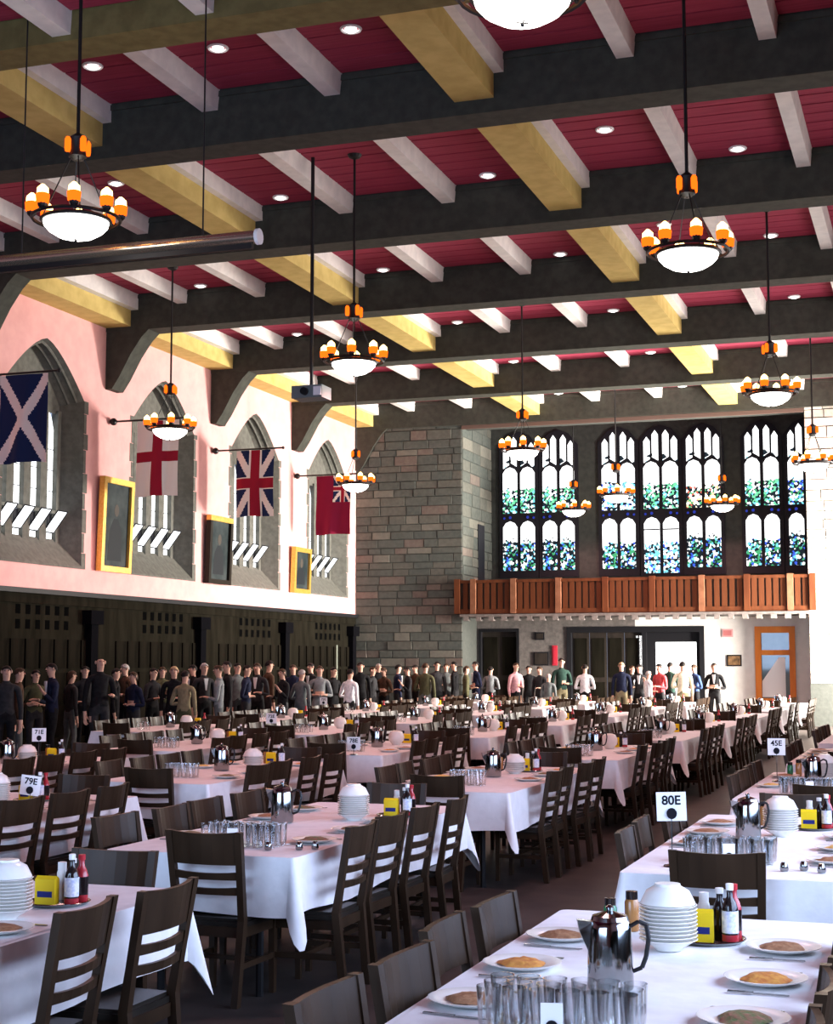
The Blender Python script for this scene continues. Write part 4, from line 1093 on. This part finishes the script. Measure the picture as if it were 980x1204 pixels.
# ================================================================== PEOPLE
M_SKIN = mat('skin', (0.55, 0.33, 0.24), 0.55, (0.60, 0.37, 0.28), 12)
M_SHOE = mat('black_shoe', (0.01, 0.01, 0.01), 0.4)
M_EYE = mat('dark_eye', (0.02, 0.015, 0.012), 0.3)
M_LIP = mat('lip', (0.42, 0.17, 0.14), 0.5)
def body_mesh(armL, armR, step=0.0, lean=0.0):
    """armX = (elbow, wrist, finger direction) offsets; returns a static continuous mesh with slots top, trousers, skin, shoe"""
    V, E, Rr = [], [], []
    def v(p, r):
        V.append(Vector(p)); Rr.append(r if isinstance(r, tuple) else (r, r)); return len(V) - 1
    def e(a, b): E.append((a, b)); return b
    pel = v((0, 0, 0.96), (0.150, 0.105)); wai = e(pel, v((0, lean * .3, 1.10), (0.140, 0.100))); che = e(wai, v((0, lean * .7, 1.28), (0.165, 0.115)))
    upc = e(che, v((0, lean, 1.41), (0.120, 0.085))); nec = e(upc, v((0, lean, 1.50), 0.056)); n2 = e(nec, v((0, lean - .012, 1.555), 0.058))
    jaw = e(n2, v((0, lean - .028, 1.605), (0.066, 0.078))); hd = e(jaw, v((0, lean - .015, 1.675), (0.076, 0.094))); e(hd, v((0, lean - .005, 1.728), (0.060, 0.074)))
    for s in (-1, 1):
        sy = step * s
        hip = e(pel, v((s * .092, sy * .05, .88), (0.092, 0.098))); th = e(hip, v((s * .098, sy * .25, .70), 0.083)); kn = e(th, v((s * .100, sy * .5 - .015, .49), 0.060)); cf = e(kn, v((s * .100, sy * .8 + .015, .33), 0.058))
        an = e(cf, v((s * .102, sy + .02, .095), 0.043)); e(an, v((s * .108, sy - .06, .050), 0.044)); e(len(V) - 1, v((s * .115, sy - .16, .035), 0.034))
    hands = []
    for s, (el, wr, fd) in ((-1, armL), (1, armR)):
        sh = e(upc, v((s * .175, lean, 1.405), 0.066))
        s2 = e(sh, v((s * .205, lean, 1.34), 0.058))
        elb = e(s2, v((s * .215 + s * el[0], lean + el[1], 1.34 + el[2]), 0.046))
        ew = Vector(V[elb]) + Vector((s * wr[0], wr[1], wr[2]))
        mid_ = e(elb, v((Vector(V[elb]) + ew) / 2, 0.042))
        w_ = e(mid_, v(ew, 0.030))
        f = Vector((s * fd[0], fd[1], fd[2])).normalized()
        pal = e(w_, v(ew + f * 0.065, (0.034, 0.020)))
        hands.append(ew + f * 0.0)
        side = f.cross(Vector((0, 0, 1)) if abs(f.z) < 0.8 else Vector((0, 1, 0))).normalized()
        if side.dot(Vector((0, -1, 0))) < 0 and abs(f.z) > 0.8: side = -side
        curl = Vector((-s * 0.35, 0, 0)) if abs(f.z) > 0.8 else Vector((0, 0, -0.35))
        for q, ln in ((-1.2, .062), (-0.4, .075), (0.4, .072), (1.2, .055)):
            a = e(pal, v(V[pal] + side * q * 0.019 + f * 0.035, 0.0095))
            b = e(a, v(V[a] + f * ln * .55 + curl * 0.02, 0.009)); e(b, v(V[b] + f * ln * .45 + curl * 0.06, 0.0075))
        t0 = e(w_, v(ew + f * 0.035 + side * 0.036, 0.011)); e(t0, v(V[t0] + f * 0.045 + side * 0.016, 0.009))
    me = bpy.data.meshes.new('figure')
    me.from_pydata([tuple(p) for p in V], E, [])
    o = bpy.data.objects.new('figure_tmp', me)
    COL.objects.link(o)
    md = o.modifiers.new('Skin', 'SKIN'); md.use_smooth_shade = True
    sv = me.skin_vertices[0].data
    for i, r in enumerate(Rr): sv[i].radius = r
    for d_ in sv: d_.use_root = False
    sv[0].use_root = True
    o.modifiers.new('Sub', 'SUBSURF').levels = 1
    dg = bpy.context.evaluated_depsgraph_get()
    out = bpy.data.meshes.new_from_object(o.evaluated_get(dg))
    out.name = 'figure'
    bpy.data.objects.remove(o)
    out.materials.clear()
    for m in (MATS['skin'], MATS['black_shoe'], MATS['skin'], MATS['black_shoe']): out.materials.append(m)
    idx = []
    for p in out.polygons:
        c = p.center
        hand = min((c - h).length for h in hands)
        if c.z > 1.515 or hand < 0.03 or any((c - h).length < 0.20 and (c - h).dot(Vector((0, 0, 0))) == 0 and (c - h).length < 0.05 for h in hands): i = 2
        elif c.z < 0.075: i = 3
        elif c.z < 0.97 and abs(c.x) < 0.20: i = 1
        else: i = 0
        idx.append(i)
    # skin past each wrist
    for n_, (h, (el, wr, fd), s) in enumerate(zip(hands, (armL, armR), (-1, 1))):
        f = Vector((s * fd[0], fd[1], fd[2])).normalized()
        for p in out.polygons:
            q = p.center - h
            if q.length < 0.24 and q.dot(f) > 0.0 and abs(p.center.x) > 0.02: 
                if q.dot(f) < 0.22 and (q - f * q.dot(f)).length < 0.085: idx[p.index] = 2
    out.polygons.foreach_set('material_index', idx)
    out.polygons.foreach_set('use_smooth', [True] * len(idx))
    return out
DOWN = ((.03, .02, -.27), (.0, -.04, -.25), (0, -.15, -1))
HOLD = ((.05, -.02, -.26), (-.12, -.20, .06), (-.35, -.9, .1))
BENT = ((.07, .04, -.25), (-.16, -.16, .02), (-.9, -.4, 0))
RAISE = ((.06, -.06, -.24), (-.06, -.16, .17), (-.2, -.5, .8))
BODIES = [body_mesh(DOWN, DOWN), body_mesh(DOWN, HOLD, 0.05), body_mesh(BENT, BENT), body_mesh(HOLD, RAISE, -0.04), body_mesh(DOWN, BENT, 0.12, -0.02)]
LEANS = [0, 0, 0, 0, -0.02]
def hair_me(name, long):
    mb = MB()
    n, k = 14, 7
    for j in range(k + 1):
        t = j / k
        for i in range(n):
            a = 2 * math.pi * i / n
            back = 0.5 + 0.5 * math.sin(a)                       # 1 at the back of the head (+Y)
            lim = 0.62 + (0.55 if not long else 0.75) * back
            ph = t * lim * HP * 1.05
            z = 0.097 * math.cos(ph) if ph < HP * 1.1 else 0.097 * math.cos(ph) - (0.10 if long else 0.0) * (ph - HP * 1.1)
            mb.v.append((0.086 * math.sin(min(ph, HP)) * math.cos(a), 0.104 * math.sin(min(ph, HP)) * math.sin(a) - 0.006, z))
    for j in range(k):
        for i in range(n):
            mb.f.append([j * n + i, j * n + (i + 1) % n, (j + 1) * n + (i + 1) % n, (j + 1) * n + i]); mb.m.append(0)
    return mb
HAIRM = [mat('black_hair', (0.012, 0.010, 0.009), 0.6), mat('brown_hair', (0.05, 0.03, 0.018), 0.6), mat('grey_hair', (0.30, 0.29, 0.28), 0.6), mat('fair_hair', (0.38, 0.27, 0.15), 0.6)]
HAIRS = [[hair_me('hair', lg).mesh('hair', m, True) for m in HAIRM] for lg in (False, True)]
ME_NOSE = MB().hexa([(-.014, -.092, -.018), (.014, -.092, -.018), (.014, -.07, -.02), (-.014, -.07, -.02)], [(-.004, -.092, .02), (.004, -.092, .02), (.004, -.07, .022), (-.004, -.07, .022)])
ME_NOSE.hexa([(-.015, -.112, -.02), (.015, -.112, -.02), (.015, -.085, -.022), (-.015, -.085, -.022)], [(-.004, -.092, .022), (.004, -.092, .022), (.004, -.085, .02), (-.004, -.085, .02)])
ME_NOSE = ME_NOSE.mesh('nose', M_SKIN)
ME_EYES = MB().ball((-.030, -.082, .012), .011, .7, 8, 4).ball((.030, -.082, .012), .011, .7, 8, 4).mesh('eyes', M_EYE)
ME_MOUTH = MB().box(-.022, .022, -.094, -.07, -.052, -.044).mesh('mouth', M_LIP)
ME_EARS = MB().ball((-.078, .005, -.005), .018, 1.7, 8, 5).ball((.078, .005, -.005), .018, 1.7, 8, 5).mesh('ears', M_SKIN)
CLO = {}
def cl(n, c):
    if n not in CLO: CLO[n] = mat('cloth_' + n.replace(' ', '_'), c, 0.9, tuple(x * 1.3 + .004 for x in c), 18)
    return CLO[n]
COLS = {k_: tuple(c_ * (0.6 if max(c_s) < 0.4 else 0.95) for c_ in c_s) for k_, c_s in {'black': (0.012, 0.012, 0.014), 'charcoal': (0.035, 0.035, 0.038), 'navy': (0.015, 0.02, 0.05), 'grey': (0.16, 0.18, 0.18), 'pale grey': (0.30, 0.33, 0.34), 'olive': (0.10, 0.10, 0.05), 'white': (0.75, 0.76, 0.78),
        'khaki': (0.34, 0.29, 0.17), 'red': (0.45, 0.06, 0.07), 'dark green': (0.03, 0.07, 0.055), 'brown': (0.09, 0.05, 0.03), 'pink': (0.60, 0.35, 0.38), 'cream': (0.62, 0.58, 0.44), 'blue': (0.05, 0.09, 0.22)}.items()}
ME_SHIRT = MB().prism([(-.045, 1.46), (.045, 1.46), (.012, 1.22), (-.012, 1.22)], 'y', -0.128, -0.10).mesh('shirt_front', mat('shirt_white', (0.7, 0.7, 0.7), 0.9))
ratio = lambda x: (lambda d: d.x / d.y)(_fw * F_PX + _rt * (x - 490) - _up * (779 - 602))
def person(px, Y, H, top, trs, hair, face, pose, label, skin_long=False, shirt=False):
    """px: where along the picture the person stands; Y: distance down the hall; face: heading (0 = towards the camera end)"""
    x = ratio(px) * Y
    s = H / 1.78
    r = empty('person', (x, Y, 0), (0, 0, face), label=label, cat='person', group='people standing in the hall')
    r.scale = (s, s, s)
    b = ob('body', BODIES[pose], r)
    for i, m in enumerate((cl(top, COLS[top]), cl(trs, COLS[trs]))):
        b.material_slots[i].link = 'OBJECT'; b.material_slots[i].material = m
    hp_ = (0, LEANS[pose] - 0.015, 1.675)
    if hair >= 0: ob('hair', HAIRS[1 if skin_long else 0][hair], r, hp_)
    for n_, m_ in (('nose', ME_NOSE), ('eyes', ME_EYES), ('mouth', ME_MOUTH), ('ears', ME_EARS)): ob(n_, m_, r, hp_)
    if shirt: ob('shirt_front', ME_SHIRT, r)
PI_ = math.pi
PEOPLE = [
 # px, Y, height, top, trousers, hair, heading, pose, label, long hair, shirt front
 (8, 21.6, 1.76, 'charcoal', 'black', 0, 0.6, 0, 'person in charcoal jacket at the far left edge', 0, 0),
 (22, 22.6, 1.72, 'brown', 'grey', 1, 2.2, 1, 'person in brown top with grey trousers near left edge', 0, 0),
 (42, 24.0, 1.68, 'olive', 'charcoal', 0, 1.0, 2, 'person in olive top behind the far left number card', 1, 0),
 (62, 23.4, 1.80, 'navy', 'black', 0, -0.7, 3, 'person in navy jacket holding something white at left', 0, 1),
 (84, 25.0, 1.66, 'charcoal', 'grey', 1, 2.6, 1, 'person in charcoal beside the tall bald person', 1, 0),
 (118, 24.0, 1.92, 'black', 'charcoal', -1, 0.8, 1, 'tall bald person in black jacket at the crowd front left', 0, 0),
 (136, 26.5, 1.70, 'black', 'black', 0, 2.0, 0, 'person in black turned away behind the tall bald person', 0, 0),
 (158, 25.5, 1.64, 'navy', 'charcoal', 1, -0.4, 2, 'short person in navy with arms folded', 1, 0),
 (180, 27.5, 1.70, 'charcoal', 'black', 0, 1.4, 3, 'person in charcoal facing right with raised hand', 0, 0),
 (205, 27.0, 1.74, 'black', 'black', 3, 0.4, 1, 'fair-haired person in black facing the tables', 1, 0),
 (217, 26.0, 1.66, 'khaki', 'olive', 0, PI_, 4, 'person in khaki shirt seen from behind', 0, 0),
 (240, 28.5, 1.80, 'charcoal', 'black', 2, 0.9, 0, 'grey-haired person in charcoal suit', 0, 1),
 (258, 27.2, 1.76, 'pale grey', 'grey', 1, -1.2, 1, 'person in pale grey shirt beside a dark suit', 0, 0),
 (268, 28.4, 1.84, 'black', 'black', 0, -1.0, 0, 'person in black suit beside the dark pilaster', 0, 1),
 (290, 29.5, 1.76, 'navy', 'charcoal', 0, 1.8, 2, 'person in navy right of the dark pilaster', 0, 0),
 (303, 30.6, 1.80, 'charcoal', 'black', 1, 0.0, 1, 'person in charcoal facing the camera end', 0, 1),
 (316, 31.6, 1.86, 'brown', 'charcoal', 0, 2.4, 0, 'person in brown jacket at the back of the crowd', 0, 0),
 (333, 30.5, 1.68, 'black', 'grey', 1, -0.6, 3, 'person in black with grey trousers left of the grey pair', 1, 0),
 (354, 30.8, 1.66, 'grey', 'grey', 2, 2.9, 4, 'person in grey with a dark waistband seen from behind', 0, 0),
 (376, 31.8, 1.74, 'pale grey', 'pale grey', 1, 0.5, 2, 'person in pale grey carrying a white badge', 0, 0),
 (392, 33.6, 1.70, 'black', 'black', 0, 1.2, 1, 'person in black beside the thin upright pole', 0, 0),
 (411, 33.0, 1.66, 'white', 'charcoal', 0, PI_ - .3, 4, 'person in white shirt at the stone corner', 0, 0),
 (424, 36.5, 1.82, 'black', 'black', 0, 0.4, 0, 'person in black at the left edge of the stone pier', 0, 0),
 (438, 37.5, 1.70, 'charcoal', 'black', 1, 1.5, 1, 'person in charcoal before the stone pier', 0, 0),
 (452, 38.2, 1.68, 'brown', 'black', 1, -0.4, 2, 'person in brown before the stone pier', 1, 0),
 (468, 39.2, 1.76, 'navy', 'charcoal', 0, 2.2, 0, 'person in navy with white collar before the stone pier', 0, 1),
 (480, 38.4, 1.70, 'black', 'black', 0, -1.0, 3, 'person in black left of the olive jacket', 0, 0),
 (500, 37.4, 1.80, 'olive', 'grey', 1, PI_, 4, 'person in olive jacket seen from behind', 0, 0),
 (514, 40.6, 1.84, 'charcoal', 'black', 0, 0.6, 0, 'person in charcoal right of the olive jacket', 0, 0),
 (535, 41.3, 1.84, 'black', 'charcoal', 0, -1.5, 0, 'person in black suit with dark hair in profile', 0, 0),
 (548, 40.8, 1.72, 'olive', 'black', 1, 2.0, 1, 'person in olive top left of the dark door', 1, 0),
 (560, 41.8, 1.84, 'navy', 'navy', 0, -0.9, 2, 'person in navy beside the dark door', 0, 1),
 (577, 43.2, 1.70, 'pale grey', 'charcoal', 0, PI_, 2, 'person with pale sleeves and dark vest from behind', 0, 0),
 (606, 42.5, 1.80, 'pink', 'black', 1, 1.0, 4, 'person in pale pink shirt by the dark door', 0, 0),
 (622, 43.6, 1.72, 'black', 'black', 0, 0.2, 0, 'person in black left of the square plaque', 0, 0),
 (635, 42.0, 1.70, 'charcoal', 'charcoal', 1, -0.3, 1, 'person in charcoal below the square plaque', 0, 0),
 (645, 41.2, 1.50, 'grey', 'grey', 2, PI_, 0, 'short person in grey from behind below the plaque', 0, 0),
 (660, 42.5, 1.94, 'dark green', 'khaki', 0, 0.5, 4, 'person in dark green shirt with khaki trousers by doorway', 0, 0),
 (688, 42.3, 1.76, 'white', 'black', 0, PI_, 2, 'person in bright white shirt before the dark doorway', 0, 0),
 (731, 42.0, 1.82, 'navy', 'khaki', 3, 0.1, 0, 'person in navy shirt with khaki trousers in the doorway', 0, 0),
 (743, 43.4, 1.72, 'black', 'black', 1, 0.9, 1, 'person in black right of the khaki trousers', 0, 1),
 (752, 42.4, 1.76, 'charcoal', 'black', 0, 0.0, 3, 'person in charcoal suit and white shirt in doorway', 0, 1),
 (762, 41.8, 1.58, 'white', 'grey', 2, 2.2, 1, 'short person in white between suit and red shirt', 0, 0),
 (776, 42.8, 1.78, 'red', 'charcoal', 0, -0.6, 1, 'person in red shirt before the bright glass door', 0, 0),
 (788, 43.9, 1.82, 'dark green', 'black', 0, 2.7, 3, 'person in dark green before the bright glass door', 0, 0),
 (803, 42.0, 1.84, 'cream', 'khaki', 0, PI_ + .2, 4, 'person in long cream shirt before the bright glass door', 0, 0),
 (817, 44.2, 1.76, 'blue', 'black', 1, -0.8, 2, 'person in blue right of the cream shirt', 0, 0),
 (840, 42.2, 1.80, 'black', 'charcoal', 0, 0.0, 2, 'person in black jacket below the pinkish sign', 0, 1),
 (100, 27.0, 1.74, 'charcoal', 'black', 0, 0.9, 0, 'person in charcoal half hidden left of the tall bald person', 0, 0),
 (148, 28.6, 1.78, 'brown', 'black', 2, -0.5, 1, 'grey-haired person in brown at the panelled wall', 0, 0),
 (191, 29.6, 1.72, 'olive', 'charcoal', 1, 0.7, 2, 'person in olive at the panelled wall', 1, 0),
 (228, 30.6, 1.76, 'black', 'black', 0, -0.8, 0, 'person in black behind the khaki shirt', 0, 1),
 (279, 31.6, 1.80, 'grey', 'charcoal', 0, 1.1, 1, 'person in dull grey behind the navy top', 0, 0),
 (345, 33.8, 1.76, 'navy', 'black', 1, 0.3, 0, 'person in navy half hidden behind the grey pair', 0, 0),
 (366, 35.0, 1.80, 'charcoal', 'black', 0, -0.4, 2, 'person in charcoal at the back between the grey pair', 0, 1),
 (445, 41.4, 1.78, 'black', 'charcoal', 2, 0.8, 1, 'grey-haired person in black close to the stone pier', 0, 0),
 (489, 42.8, 1.74, 'brown', 'black', 0, -0.6, 0, 'person in brown close to the pier behind olive jacket', 0, 0),
 (525, 43.6, 1.78, 'grey', 'black', 1, 0.2, 3, 'person in grey close to the right end of pier', 0, 0),
]
for a in PEOPLE: person(*a)
# thin upright pole standing in the crowd
pol = empty('pole_stand', (ratio(396) * 34.4, 34.4, 0), label='thin pale upright pole standing in the crowd by the corner', cat='pole')
part('shaft', MB().tube((0, 0, 0.03), (0, 0, 2.22), 0.022, None, 8), mat('pale_metal', (0.30, 0.36, 0.26), 0.4), pol)
part('base', MB().lathe([(0.18, 0), (0.16, 0.03), (0.03, 0.04)], 16), M_IRON, pol)
